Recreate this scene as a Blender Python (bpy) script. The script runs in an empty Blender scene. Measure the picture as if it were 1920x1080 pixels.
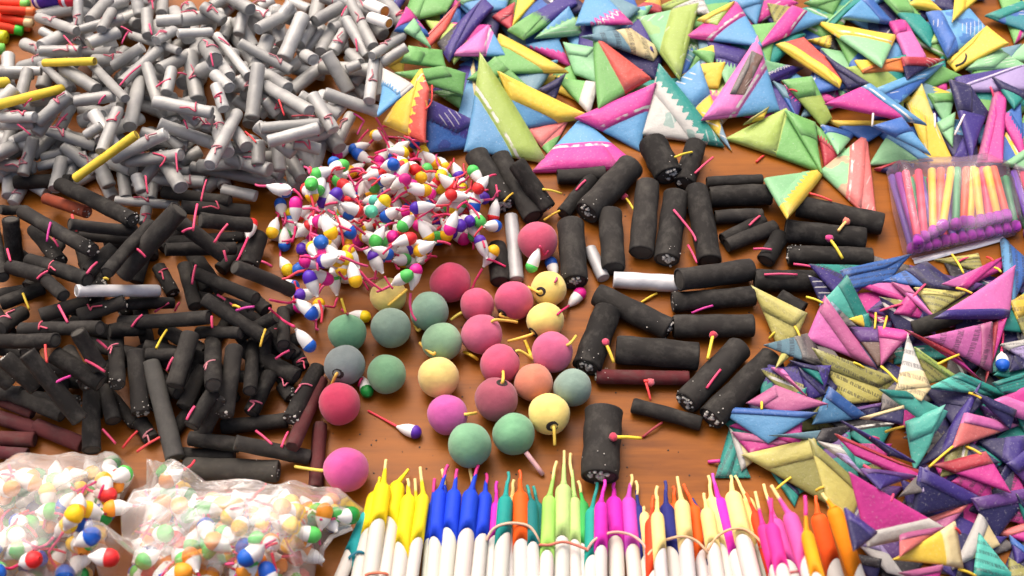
import bpy, math, random
import numpy as np
from mathutils import Vector, Matrix

random.seed(7)
rs = np.random.RandomState(7)
R = math.radians
scene = bpy.context.scene
col = scene.collection

# ------------------------------------------------------------------ camera
FPX = 2400.0                      # focal length in photo pixels (1920 wide)
PITCH = R(54.0)
DIST = 0.615
CAM = Vector((0.0, -DIST * math.cos(PITCH), DIST * math.sin(PITCH)))
FWD = Vector((0.0, math.cos(PITCH), -math.sin(PITCH)))
UPV = Vector((0.0, math.sin(PITCH), math.cos(PITCH)))
cd = bpy.data.cameras.new('camera')
cam = bpy.data.objects.new('camera', cd)
col.objects.link(cam)
cd.sensor_width = 36.0
cd.lens = FPX / 1920.0 * 36.0
cd.clip_start = 0.02
cd.clip_end = 50.0
cam.location = CAM
cam.rotation_euler = (math.pi / 2 - PITCH, 0.0, 0.0)
cd.dof.use_dof = True
cd.dof.focus_distance = 0.60
cd.dof.aperture_fstop = 13.0
scene.camera = cam

# ------------------------------------------------------------------ sky, sun, exposure
SUN_EL, SUN_AZ = R(58.0), R(-25.0)     # high soft daylight from behind the table, a little from its west side
w = bpy.data.worlds.new('World')
scene.world = w
w.use_nodes = True
nt = w.node_tree
bg = nt.nodes['Background']
sky = nt.nodes.new('ShaderNodeTexSky')
sky.sky_type = 'NISHITA'
sky.sun_disc = False
sky.sun_elevation = SUN_EL
sky.sun_rotation = SUN_AZ
sky.air_density = 0.5
sky.dust_density = 9.0
sky.ozone_density = 0.0
nt.links.new(sky.outputs[0], bg.inputs[0])
bg.inputs[1].default_value = 0.15
sl = bpy.data.lights.new('sun', 'SUN')
sl.energy = 0.55
sl.angle = R(70.0)
sl.color = (1.0, 0.90, 0.78)
so = bpy.data.objects.new('sun', sl)
col.objects.link(so)
sd = Vector((math.sin(SUN_AZ) * math.cos(SUN_EL), math.cos(SUN_AZ) * math.cos(SUN_EL), math.sin(SUN_EL)))
so.rotation_euler = sd.to_track_quat('Z', 'Y').to_euler()
so.location = (0, 0, 2)
scene.view_settings.view_transform = 'Standard'
scene.view_settings.look = 'None'
scene.view_settings.gamma = 1.0
scene.view_settings.exposure = 0.80

# ------------------------------------------------------------------ projection helpers
def ray(px, py):
    return FWD + Vector((1, 0, 0)) * ((px - 960.0) / FPX) - UPV * ((py - 540.0) / FPX)

def unproj(px, py, z=0.0):
    d = ray(px, py)
    return CAM + d * ((z - CAM.z) / d.z)

def on_plane(px, py, p0, n):
    d = ray(px, py)
    return CAM + d * ((p0 - CAM).dot(n) / d.dot(n))

def proj(P):
    v = Vector(P) - CAM
    k = v.dot(FWD)
    return (960 + FPX * v.x / k, 540 - FPX * v.dot(UPV) / k)

def pxm(P):                       # photo pixels per metre at a point
    return FPX / (Vector(P) - CAM).dot(FWD)

# ------------------------------------------------------------------ height field of what lies on the table
GX0, GX1, GY0, GY1, GR = -0.37, 0.37, -0.27, 0.30, 0.0007
NX, NY = int((GX1 - GX0) / GR), int((GY1 - GY0) / GR)
HF = np.zeros((NY, NX), np.float32)

def hf_at(xs, ys):
    i = np.clip(((np.asarray(xs) - GX0) / GR).astype(int), 0, NX - 1)
    j = np.clip(((np.asarray(ys) - GY0) / GR).astype(int), 0, NY - 1)
    return HF[j, i]

def cells(x0, x1, y0, y1):
    i0, i1 = max(0, int((x0 - GX0) / GR)), min(NX, int((x1 - GX0) / GR) + 2)
    j0, j1 = max(0, int((y0 - GY0) / GR)), min(NY, int((y1 - GY0) / GR) + 2)
    if i1 <= i0 or j1 <= j0:
        return None
    X, Y = np.meshgrid(GX0 + (np.arange(i0, i1) + .5) * GR, GY0 + (np.arange(j0, j1) + .5) * GR)
    return (slice(j0, j1), slice(i0, i1)), X, Y

def hf_tube(P1, P2, r):
    c = cells(min(P1.x, P2.x) - r, max(P1.x, P2.x) + r, min(P1.y, P2.y) - r, max(P1.y, P2.y) + r)
    if c is None:
        return
    sl_, X, Y = c
    dx, dy = P2.x - P1.x, P2.y - P1.y
    L2 = dx * dx + dy * dy + 1e-12
    t = np.clip(((X - P1.x) * dx + (Y - P1.y) * dy) / L2, 0, 1)
    d2 = (X - P1.x - t * dx) ** 2 + (Y - P1.y - t * dy) ** 2
    h = np.where(d2 < r * r, P1.z + t * (P2.z - P1.z) + np.sqrt(np.maximum(r * r - d2, 0)), 0)
    HF[sl_] = np.maximum(HF[sl_], h)

def inside(poly, X, Y):
    m = np.zeros(X.shape, bool)
    n = len(poly)
    j = n - 1
    for i in range(n):
        xi, yi = poly[i][0], poly[i][1]
        xj, yj = poly[j][0], poly[j][1]
        if yi != yj:
            m ^= ((yi > Y) != (yj > Y)) & (X < (xj - xi) * (Y - yi) / (yj - yi) + xi)
        j = i
    return m

def in_poly(poly, x, y):
    return bool(inside(poly, np.array([[x]], float), np.array([[y]], float))[0, 0])

# ------------------------------------------------------------------ mesh helpers
def mesh(name, verts, faces, mat, smooth=True, uv=None):
    me = bpy.data.meshes.new(name)
    me.from_pydata([tuple(v) for v in verts], [], faces)
    if smooth:
        me.polygons.foreach_set('use_smooth', [True] * len(me.polygons))
    if uv is not None:
        l = me.uv_layers.new(name='UVMap')
        idx = np.empty(len(me.loops), np.int32)
        me.loops.foreach_get('vertex_index', idx)
        l.data.foreach_set('uv', np.asarray(uv, np.float32)[idx].ravel())
    me.materials.append(mat)
    me.update()
    return me

def link(name, me, parent=None):
    o = bpy.data.objects.new(name, me)
    col.objects.link(o)
    if parent is not None:
        o.parent = parent
    return o

THINGS = []                       # everything that wants a label: dict(obj, look, px, zone, ...)
MATW = {}                         # world matrix of each root

def root(name, M, category, group, look, px, zone, label=None, short=None):
    o = bpy.data.objects.new(name, None)
    o.empty_display_size = 0.004
    col.objects.link(o)
    o.matrix_world = M
    MATW[o.name] = M.copy()
    o['category'] = category
    if group:
        o['group'] = group
    if label:
        o['label'] = label
    t = dict(o=o, look=look, px=px, zone=zone, label=label, short=short)
    THINGS.append(t)
    return o

def part(name, verts, faces, mat, parent, smooth=True, uv=None, tint=None):
    o = link(name, mesh(name, verts, faces, mat, smooth, uv), parent)
    if tint is not None:
        o.color = (tint[0], tint[1], tint[2], 1.0)
    return o

def lathe(prof, n=12, wob=0.0, cap=True, bend=0.0, squash=1.0, lap=0.0):
    """surface of revolution about X; prof is a list of (x, r)"""
    V, F = [], []
    ph = random.random() * 6.28
    lo = random.randrange(n)
    L = max(abs(prof[0][0]), abs(prof[-1][0]), 1e-6)
    for k, (x, r) in enumerate(prof):
        rr = r * (1 + wob * math.sin(k * 1.9 + ph))
        zb = bend * (1 - (x / L) ** 2)
        for i in range(n):
            a = 6.28318 * i / n
            q = rr * (1 + wob * .6 * math.sin(2 * a + ph + k * .5)) * (1 + lap * (((i + lo) % n) / n - .5))
            V.append((x, q * math.cos(a), q * math.sin(a) * squash + zb))
    for k in range(len(prof) - 1):
        for i in range(n):
            j = (i + 1) % n
            F.append((k * n + i, k * n + j, (k + 1) * n + j, (k + 1) * n + i))
    if cap:
        F.append(tuple(range(n))[::1])
        F.append(tuple(range((len(prof) - 1) * n, len(prof) * n))[::-1])
        F[-2] = tuple(reversed(F[-2])) if False else F[-2]
    F = [tuple(reversed(f)) for f in F]
    return V, F

def wire(pts, r, n=6, taper=1.0):
    pts = [Vector(p) for p in pts]
    V, F = [], []
    m = len(pts)
    for k, p in enumerate(pts):
        d = (pts[min(k + 1, m - 1)] - pts[max(k - 1, 0)])
        if d.length < 1e-9:
            d = Vector((1, 0, 0))
        d.normalize()
        a = d.cross(Vector((0.13, 0.2, 1)))
        if a.length < 1e-6:
            a = d.cross(Vector((1, 0, 0)))
        a.normalize()
        b = d.cross(a)
        rr = r * (1 + (taper - 1) * k / max(m - 1, 1))
        for i in range(n):
            t = 6.28318 * i / n
            V.append(p + a * (rr * math.cos(t)) + b * (rr * math.sin(t)))
    for k in range(m - 1):
        for i in range(n):
            j = (i + 1) % n
            F.append((k * n + i, k * n + j, (k + 1) * n + j, (k + 1) * n + i))
    F.append(tuple(reversed(range(n))))
    F.append(tuple(range((m - 1) * n, m * n)))
    return V, F

def wire_r(pts, rad, n=8):
    V, F = wire(pts, 1.0, n)
    for k, p in enumerate(pts):
        for i in range(n):
            V[k * n + i] = Vector(p) + (V[k * n + i] - Vector(p)) * rad[k]
    return V, F

def spline(pts, k=5):
    """Catmull-Rom through the points"""
    pts = [Vector(p) for p in pts]
    if len(pts) < 3:
        return [pts[0].lerp(pts[-1], i / 3) for i in range(4)]
    out = []
    for i in range(len(pts) - 1):
        p0, p1, p2, p3 = pts[max(i - 1, 0)], pts[i], pts[i + 1], pts[min(i + 2, len(pts) - 1)]
        for q in range(k):
            t = q / k
            out.append(0.5 * ((2 * p1) + (p2 - p0) * t + (2 * p0 - 5 * p1 + 4 * p2 - p3) * t * t + (3 * p1 - p0 - 3 * p2 + p3) * t ** 3))
    out.append(pts[-1])
    return out

def blob(c, r, mesh_seed=0, n=7, m=5, sq=0.7):
    V, F = [], []
    q = random.Random(mesh_seed)
    for k in range(1, m):
        ph = math.pi * k / m
        for i in range(n):
            a = 6.28318 * i / n
            s = r * q.uniform(.75, 1.15)
            V.append((c[0] + s * math.sin(ph) * math.cos(a), c[1] + s * math.sin(ph) * math.sin(a), c[2] + s * math.cos(ph) * sq))
    for k in range(m - 2):
        for i in range(n):
            j = (i + 1) % n
            F.append((k * n + i, (k + 1) * n + i, (k + 1) * n + j, k * n + j))
    F.append(tuple(range(n)))
    F.append(tuple(reversed(range((m - 2) * n, (m - 1) * n))))
    return V, F

# ------------------------------------------------------------------ colours and materials
def lin(c):
    return tuple(((v / 255) / 12.92 if v / 255 <= 0.04045 else ((v / 255 + 0.055) / 1.055) ** 2.4) for v in c)

PAL = {k: lin(v) for k, v in {
    'sky blue': (88, 156, 205), 'blue': (38, 100, 180), 'navy': (32, 27, 86), 'violet': (56, 36, 130), 'purple': (98, 52, 134),
    'green': (112, 178, 92), 'mint': (140, 202, 146), 'lime': (170, 196, 88), 'pale yellow': (222, 212, 112), 'yellow': (246, 208, 48),
    'red': (216, 72, 56), 'crimson': (190, 36, 58), 'pink': (226, 110, 186), 'magenta': (216, 36, 150), 'teal': (24, 150, 138),
    'turquoise': (92, 210, 190), 'white': (208, 206, 199), 'grey': (122, 116, 112), 'black': (44, 41, 46), 'olive': (166, 162, 84),
    'orange': (238, 128, 36), 'cream': (236, 216, 158), 'salmon': (232, 116, 112), 'brown': (112, 84, 72), 'lavender': (168, 150, 200),
    'dusty pink': (196, 96, 150), 'steel blue': (110, 150, 165)}.items()}
PAL = {k: tuple(c_ * .90 + .10 * (.35 * max(v) + .10) for c_ in v) for k, v in PAL.items()}

def newmat(name):
    m = bpy.data.materials.new(name)
    m.use_nodes = True
    t = m.node_tree
    b = t.nodes['Principled BSDF']
    return m, t, b

def N(t, typ, **kw):
    n = t.nodes.new(typ)
    for k, v in kw.items():
        setattr(n, k, v)
    return n

def math_node(t, op, a=None, b=None, c=None):
    n = N(t, 'ShaderNodeMath', operation=op)
    for i, v in enumerate((a, b, c)):
        if v is None:
            continue
        if isinstance(v, (int, float)):
            n.inputs[i].default_value = v
        else:
            t.links.new(v, n.inputs[i])
    return n.outputs[0]

def mix(t, fac, a, b, blend='MIX'):
    n = N(t, 'ShaderNodeMix', data_type='RGBA', blend_type=blend)
    for s, v in ((n.inputs[0], fac), (n.inputs[6], a), (n.inputs[7], b)):
        if isinstance(v, (int, float)):
            s.default_value = v
        elif isinstance(v, tuple):
            s.default_value = (*v[:3], 1)
        else:
            t.links.new(v, s)
    return n.outputs[2]

def noise(t, scale, detail=3.0, rough=0.55, vec=None, offs=True):
    n = N(t, 'ShaderNodeTexNoise')
    n.inputs['Scale'].default_value = scale
    n.inputs['Detail'].default_value = detail
    n.inputs['Roughness'].default_value = rough
    if vec is None:
        tc = N(t, 'ShaderNodeTexCoord')
        vec = tc.outputs['Object']
        if offs:
            oi = N(t, 'ShaderNodeObjectInfo')
            va = N(t, 'ShaderNodeVectorMath', operation='ADD')
            sc = N(t, 'ShaderNodeVectorMath', operation='SCALE')
            cx = N(t, 'ShaderNodeCombineXYZ')
            t.links.new(oi.outputs['Random'], cx.inputs[0])
            t.links.new(oi.outputs['Random'], cx.inputs[1])
            t.links.new(cx.outputs[0], sc.inputs[0])
            sc.inputs['Scale'].default_value = 3.0
            t.links.new(vec, va.inputs[0])
            t.links.new(sc.outputs[0], va.inputs[1])
            vec = va.outputs[0]
    t.links.new(vec, n.inputs['Vector'])
    return n.outputs['Fac']

def ramp(t, fac, lo, hi):
    n = N(t, 'ShaderNodeMapRange')
    n.inputs['From Min'].default_value = lo
    n.inputs['From Max'].default_value = hi
    t.links.new(fac, n.inputs['Value'])
    return n.outputs[0]

def bump(t, b, h, strength, dist):
    n = N(t, 'ShaderNodeBump')
    n.inputs['Strength'].default_value = strength
    n.inputs['Distance'].default_value = dist
    t.links.new(h, n.inputs['Height'])
    t.links.new(n.outputs[0], b.inputs['Normal'])

def tinted(name, rough=0.6, metallic=0.0, var=0.25, scale=400, bumps=(0.25, 0.0004), spots=None, spec=0.5, lo=.55):
    """takes the object's own colour, mottles it, and adds fine relief"""
    m, t, b = newmat(name)
    oi = N(t, 'ShaderNodeObjectInfo')
    n1 = noise(t, scale * .35, 4)
    n2 = noise(t, scale, 4, .65)
    f = ramp(t, n1, .3, .7)
    dark = mix(t, 1.0, oi.outputs['Color'], (1 - var, 1 - var, 1 - var * .9), 'MULTIPLY')
    c = mix(t, f, dark, oi.outputs['Color'])
    if spots:
        s = ramp(t, n2, spots[1], spots[1] + .05)
        c = mix(t, s, c, spots[0])
    t.links.new(c, b.inputs['Base Color'])
    b.inputs['Metallic'].default_value = metallic
    b.inputs['Specular IOR Level'].default_value = spec
    rr = N(t, 'ShaderNodeMapRange')
    rr.inputs['To Min'].default_value = rough - .1
    rr.inputs['To Max'].default_value = min(rough + .14, 1)
    t.links.new(n1, rr.inputs['Value'])
    t.links.new(rr.outputs[0], b.inputs['Roughness'])
    bump(t, b, n2, *bumps)
    return m

M_SILVER = tinted('silver_paper', .46, .12, .30, 330, (.4, .0005))
M_PLUG = tinted('paper_plug', .85, 0, .3, 500, (.4, .0005))
M_BLACK = tinted('black_paper', .78, 0, .45, 300, (.25, .0004), spots=((.20, .18, .15), .75), spec=.22)
_t = M_BLACK.node_tree
_b = _t.nodes['Principled BSDF']
_c = _b.inputs['Base Color'].links[0].from_socket
_tc = N(_t, 'ShaderNodeTexCoord')
_mp = N(_t, 'ShaderNodeMapping')
_mp.inputs['Scale'].default_value = (140, 190, 190)
_oi = N(_t, 'ShaderNodeObjectInfo')
_va = N(_t, 'ShaderNodeVectorMath', operation='ADD')
_t.links.new(_tc.outputs['Object'], _va.inputs[0])
_t.links.new(_oi.outputs['Random'], _va.inputs[1])
_t.links.new(_va.outputs[0], _mp.inputs[0])
_d = ramp(_t, noise(_t, 1.0, 5, .7, _mp.outputs[0]), .47, .78)
_t.links.new(mix(_t, math_node(_t, 'MULTIPLY', _d, .45), _c, (.100, .094, .082)), _b.inputs['Base Color'])
M_RESIDUE = tinted('white_residue', .9, 0, .2, 700, (.5, .0006))
M_FUSE = tinted('waxed_fuse', .6, 0, .18, 900, (.3, .0003))
M_POWDER = tinted('painted_powder', .85, 0, .30, 210, (.5, .0009), spec=.2)
M_POWDER.node_tree.nodes['Principled BSDF'].inputs['Sheen Weight'].default_value = .2
M_POWDER.node_tree.nodes['Principled BSDF'].inputs['Sheen Roughness'].default_value = .6
M_GLOSSY = tinted('dipped_paint', .50, 0, .20, 240, (.2, .0004), spec=.4)
M_WHITEPAPER = tinted('white_paper', .6, 0, .05, 260, (.15, .0003))
M_PLASTIC = tinted('coloured_plastic', .4, 0, .1, 200, (.05, .0002))
M_WRAP = tinted('coloured_tissue', .66, 0, .18, 260, (.45, .0007), spec=.25)
M_RUBBER = tinted('rubber', .55, 0, .1, 500, (.05, .0002))

# wood
M_WOOD, t, b = newmat('varnished_wood')
tc = N(t, 'ShaderNodeTexCoord')
mp = N(t, 'ShaderNodeMapping')
mp.inputs['Scale'].default_value = (7, 48, 7)
t.links.new(tc.outputs['Object'], mp.inputs[0])
g1 = noise(t, 1.6, 6, .62, mp.outputs[0])
mp2 = N(t, 'ShaderNodeMapping')
mp2.inputs['Scale'].default_value = (22, 420, 22)
t.links.new(tc.outputs['Object'], mp2.inputs[0])
g2 = noise(t, 1.0, 3, .6, mp2.outputs[0])
g3 = noise(t, 14, 3, .5, tc.outputs['Object'])
c = mix(t, ramp(t, g1, .32, .68), lin((100, 53, 11)), lin((150, 87, 20)))
c = mix(t, math_node(t, 'MULTIPLY', ramp(t, g2, .55, .75), .55), c, lin((96, 51, 11)))
c = mix(t, math_node(t, 'MULTIPLY', ramp(t, g3, .4, .7), .45), c, lin((142, 83, 17)))
t.links.new(c, b.inputs['Base Color'])
b.inputs['Roughness'].default_value = .40
b.inputs['Specular IOR Level'].default_value = .16
bump(t, b, g2, .12, .0004)

# printed paper: three inks chosen per object, split at u = 0 in the UV map
def oattr(t, nm):
    n = N(t, 'ShaderNodeAttribute', attribute_type='OBJECT', attribute_name=nm)
    return n

M_PAPER, t, b = newmat('printed_paper')
uvn = N(t, 'ShaderNodeUVMap')
sx = N(t, 'ShaderNodeSeparateXYZ')
t.links.new(uvn.outputs[0], sx.inputs[0])
u, v = sx.outputs[0], sx.outputs[1]
ta, tb, tcn = oattr(t, 'tint_a'), oattr(t, 'tint_b'), oattr(t, 'tint_c')
zg, nw = oattr(t, 'zigzag'), oattr(t, 'newsprint')
tri = math_node(t, 'PINGPONG', math_node(t, 'MULTIPLY', v, 13.0), 1.0)
jag = noise(t, 500, 2, .5)
tri = math_node(t, 'ADD', math_node(t, 'SUBTRACT', tri, .5), math_node(t, 'MULTIPLY', math_node(t, 'SUBTRACT', jag, .5), 1.2))
uz = math_node(t, 'ADD', u, math_node(t, 'MULTIPLY', math_node(t, 'MULTIPLY', tri, .10), zg.outputs['Fac']))
uz = math_node(t, 'ADD', uz, math_node(t, 'MULTIPLY', math_node(t, 'SUBTRACT', jag, .5), .02))
fb = ramp(t, uz, -.006, .006)
c = mix(t, fb, ta.outputs['Color'], tb.outputs['Color'])
edge = math_node(t, 'LESS_THAN', math_node(t, 'ABSOLUTE', math_node(t, 'SUBTRACT', uz, .075)), .022)
wn = noise(t, 160, 2, .5)
edge = math_node(t, 'MULTIPLY', edge, ramp(t, wn, .40, .52))
edge = math_node(t, 'MULTIPLY', edge, oattr(t, 'margin').outputs['Fac'])
c = mix(t, edge, c, tcn.outputs['Color'])
# printed shapes and stripes of the poster the paper was cut from
po = oattr(t, 'poster').outputs['Fac']
b1 = noise(t, 75, 2, .45)
c = mix(t, math_node(t, 'MULTIPLY', ramp(t, b1, .585, .60), math_node(t, 'MULTIPLY', po, .85)), c, tb.outputs['Color'])
st = math_node(t, 'PINGPONG', math_node(t, 'MULTIPLY', math_node(t, 'ADD', u, math_node(t, 'MULTIPLY', v, .35)), 16.0), 1.0)
b2 = noise(t, 60, 1, .4)
stm = math_node(t, 'MULTIPLY', math_node(t, 'GREATER_THAN', st, .80), ramp(t, b2, .60, .62))
c = mix(t, math_node(t, 'MULTIPLY', stm, math_node(t, 'MULTIPLY', po, .8)), c, tcn.outputs['Color'])
# rows of print
row = math_node(t, 'PINGPONG', math_node(t, 'MULTIPLY', math_node(t, 'ADD', u, math_node(t, 'MULTIPLY', v, .12)), 9.0), 1.0)
mpv = N(t, 'ShaderNodeMapping')
mpv.inputs['Scale'].default_value = (6, 34, 1)
t.links.new(uvn.outputs[0], mpv.inputs[0])
words_ = noise(t, 1.0, 2, .5, mpv.outputs[0])
ink = math_node(t, 'MULTIPLY', math_node(t, 'GREATER_THAN', row, .62), math_node(t, 'GREATER_THAN', words_, .47))
ink = math_node(t, 'MULTIPLY', math_node(t, 'MULTIPLY', ink, .62), nw.outputs['Fac'])
c = mix(t, ink, c, (.03, .03, .04))
# worn, slightly uneven ink
n1 = noise(t, 120, 4, .6)
c = mix(t, math_node(t, 'MULTIPLY', ramp(t, n1, .45, .8), .30), c, mix(t, 1.0, c, (.62, .62, .66), 'MULTIPLY'))
n2 = noise(t, 900, 3, .6)
c = mix(t, math_node(t, 'MULTIPLY', ramp(t, n2, .60, .75), .22), c, (.75, .73, .70))
t.links.new(c, b.inputs['Base Color'])
geo = N(t, 'ShaderNodeNewGeometry')
c = mix(t, math_node(t, 'MULTIPLY', ramp(t, geo.outputs['Pointiness'], .55, .64), .15), c, (.72, .70, .66))
t.links.new(c, b.inputs['Base Color'])
b.inputs['Roughness'].default_value = .52
b.inputs['Specular IOR Level'].default_value = .35
n3 = noise(t, 95, 5, .65)
bump(t, b, n3, .55, .0016)

# clear film
def film(name, haze, tint, gl=.10):
    m, t, b = newmat(name)
    out = t.nodes['Material Output']
    tr = N(t, 'ShaderNodeBsdfTransparent')
    b.inputs['Base Color'].default_value = (*tint, 1)
    b.inputs['Roughness'].default_value = .22
    b.inputs['Specular IOR Level'].default_value = .6
    n1 = noise(t, 38, 3, .5, offs=False)
    n2 = noise(t, 16, 2, .5, offs=False)
    f = N(t, 'ShaderNodeMapRange')
    f.inputs['From Min'].default_value = .35
    f.inputs['From Max'].default_value = .72
    f.inputs['To Min'].default_value = haze * .6
    f.inputs['To Max'].default_value = haze * 1.45
    t.links.new(math_node(t, 'ADD', math_node(t, 'MULTIPLY', n1, .6), math_node(t, 'MULTIPLY', n2, .4)), f.inputs['Value'])
    ms = N(t, 'ShaderNodeMixShader')
    t.links.new(f.outputs[0], ms.inputs[0])
    t.links.new(tr.outputs[0], ms.inputs[1])
    t.links.new(b.outputs[0], ms.inputs[2])
    gs = N(t, 'ShaderNodeBsdfGlossy')
    gs.inputs['Roughness'].default_value = .14
    fr = N(t, 'ShaderNodeFresnel')
    fr.inputs[0].default_value = 1.4
    m2 = N(t, 'ShaderNodeMixShader')
    t.links.new(math_node(t, 'MULTIPLY', fr.outputs[0], gl * 10), m2.inputs[0])
    t.links.new(ms.outputs[0], m2.inputs[1])
    t.links.new(gs.outputs[0], m2.inputs[2])
    t.links.new(m2.outputs[0], out.inputs['Surface'])
    bp = N(t, 'ShaderNodeBump')
    bp.inputs['Strength'].default_value = .6
    bp.inputs['Distance'].default_value = .0012
    t.links.new(n1, bp.inputs['Height'])
    for s in (b, gs, fr):
        t.links.new(bp.outputs[0], s.inputs['Normal'])
    return m

M_BAG = film('clear_bag_film', .28, (.92, .88, .84), .03)
M_PACK = film('lilac_packet_film', .13, (.84, .62, .88), .05)
M_SEAM, t, b = newmat('silvery_seal')
b.inputs['Base Color'].default_value = (.75, .75, .78, 1)
b.inputs['Metallic'].default_value = .5
b.inputs['Roughness'].default_value = .35
bump(t, b, noise(t, 300, 3), .4, .0006)

# ------------------------------------------------------------------ the table
def box(x0, x1, y0, y1, z0, z1):
    V = [(x, y, z) for z in (z0, z1) for x, y in ((x0, y0), (x1, y0), (x1, y1), (x0, y1))]
    F = [(3, 2, 1, 0), (4, 5, 6, 7), (0, 1, 5, 4), (1, 2, 6, 5), (2, 3, 7, 6), (3, 0, 4, 7)]
    return V, F

tab = root('table', Matrix.Translation((0, 0, -.75)), 'table', None, '', (960, 540), 'table',
           label='brown varnished wooden table that all the fireworks lie on')
V, F = box(-.8, .8, -.55, .62, .722, .75)
part('tabletop', V, F, M_WOOD, tab, smooth=False)
for sx_ in (-1, 1):
    for y_ in (-.48, .55):
        V, F = box(sx_ * .74 - .03, sx_ * .74 + .03, y_ - .03, y_ + .03, 0, .722)
        part('leg', V, F, M_WOOD, tab, smooth=False)
V, F = box(-.7, .7, -.50, -.47, .62, .722)
part('apron', V, F, M_WOOD, tab, smooth=False)

# ------------------------------------------------------------------ tubes
def frame_from(P1, P2):
    x = (P2 - P1).normalized()
    up = Vector((0, 0, 1))
    y = up.cross(x)
    if y.length < 1e-4:
        y = Vector((0, 1, 0))
    y.normalize()
    z = x.cross(y)
    M = Matrix((x, y, z)).transposed().to_4x4()
    M.translation = (P1 + P2) / 2
    return M

SLOPES = np.linspace(-.55, .55, 23)

ZS = np.linspace(.06, 0, 181)
def surf(px, py, up=0.0):
    """the first thing a ray through the photo point meets"""
    d = ray(px, py)
    k = (ZS - CAM.z) / d.z
    hit = hf_at(CAM.x + d.x * k, CAM.y + d.y * k) >= ZS
    z = float(ZS[int(np.argmax(hit))]) if hit.any() else 0.0
    return unproj(px, py, z + up)

def clear_share(pts):
    """share of the points that the heap in front of them leaves in view"""
    ok = 0
    for P in pts:
        d = (CAM - P).normalized()
        k = np.arange(3, 26) * .0014
        ok += bool(np.all(hf_at(P.x + d.x * k, P.y + d.y * k) <= P.z + d.z * k))
    return ok / len(pts)

def settle_tube(p1, p2, w, smax=.55, q=100, seen=False):
    r = .003
    z1 = z2 = r
    for _ in range(4):
        P1, P2 = unproj(*p1, z1), unproj(*p2, z2)
        r = w / 2 / pxm((P1 + P2) / 2)
        d = Vector((P2.x - P1.x, P2.y - P1.y, 0))
        L = max(d.length, 1e-4)
        d /= L
        nn = Vector((-d.y, d.x, 0))
        t_ = np.linspace(-.5, .5, 25) * L
        c0 = (P1 + P2) / 2
        S, H = [], []
        for o_ in (-.6, -.3, 0, .3, .6):
            xs = c0.x + d.x * t_ + nn.x * o_ * r
            ys = c0.y + d.y * t_ + nn.y * o_ * r
            H.append(hf_at(xs, ys) + r * math.sqrt(1 - o_ * o_))
            S.append(t_)
        S, H = np.concatenate(S), np.concatenate(H)
        best = None
        for s_ in SLOPES:
            if abs(s_) > smax:
                continue
            a = np.percentile(H - s_ * S, q)
            sc = a + abs(s_) * .0006
            if best is None or sc < best[0]:
                best = (sc, a, s_)
        _, a, s_ = best
        z1, z2 = a - s_ * L / 2, a + s_ * L / 2
        z1, z2 = max(z1, r), max(z2, r)
    if seen:
        for _ in range(4):
            P1, P2 = unproj(*p1, z1), unproj(*p2, z2)
            if clear_share([P1.lerp(P2, k) + Vector((0, 0, r * .8)) for k in (.08, .25, .42, .58, .75, .92)]) > .8:
                break
            z1, z2 = z1 + .0014, z2 + .0014
    return unproj(*p1, z1), unproj(*p2, z2), r

def pose_words(p1, p2):
    dx, dy = p2[0] - p1[0], p2[1] - p1[1]
    if dx < 0:
        dx, dy = -dx, -dy
    a = math.degrees(math.atan2(-dy, dx))
    if abs(a) < 20:
        return 'lying crosswise'
    if abs(a) > 66:
        return 'pointing at the viewer'
    return 'slanting up to the right' if a > 0 else 'slanting down to the right'

def tube_profile(L, r, rec=.0004, rim=.84, k=8):
    h = L / 2
    pr = [(-h + rec, r * .30), (-h + rec, r * rim * .96), (-h + rec * .1, r * rim), (-h, r * .90), (-h + .0004, r * .985)]
    for i in range(k):
        pr.append((-h + .0012 + (L - .0024) * i / (k - 1), r))
    pr += [(h - .0004, r * .985), (h, r * .90), (h - rec * .1, r * rim), (h - rec, r * rim * .96), (h - rec, r * .30)]
    return pr

def near_end(M, L):
    a = M @ Vector((-L / 2, 0, 0))
    c_ = M @ Vector((L / 2, 0, 0))
    return -1 if (a - CAM).length < (c_ - CAM).length else 1

def disc_plug(x, s, r, dome=.0004):
    V = [(x + s * dome, 0, 0)]
    n = 10
    for rr, dx in ((.5, .8), (1.0, 0)):
        for i in range(n):
            a = 6.28318 * i / n
            q = r * rr * random.uniform(.9, 1.05)
            V.append((x + s * dome * dx, q * math.cos(a), q * math.sin(a)))
    F = [(0, 1 + i, 1 + (i + 1) % n) for i in range(n)]
    F += [(1 + i, 1 + n + i, 1 + n + (i + 1) % n, 1 + (i + 1) % n) for i in range(n)]
    if s < 0:
        F = [tuple(reversed(f)) for f in F]
    return V, F

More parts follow.
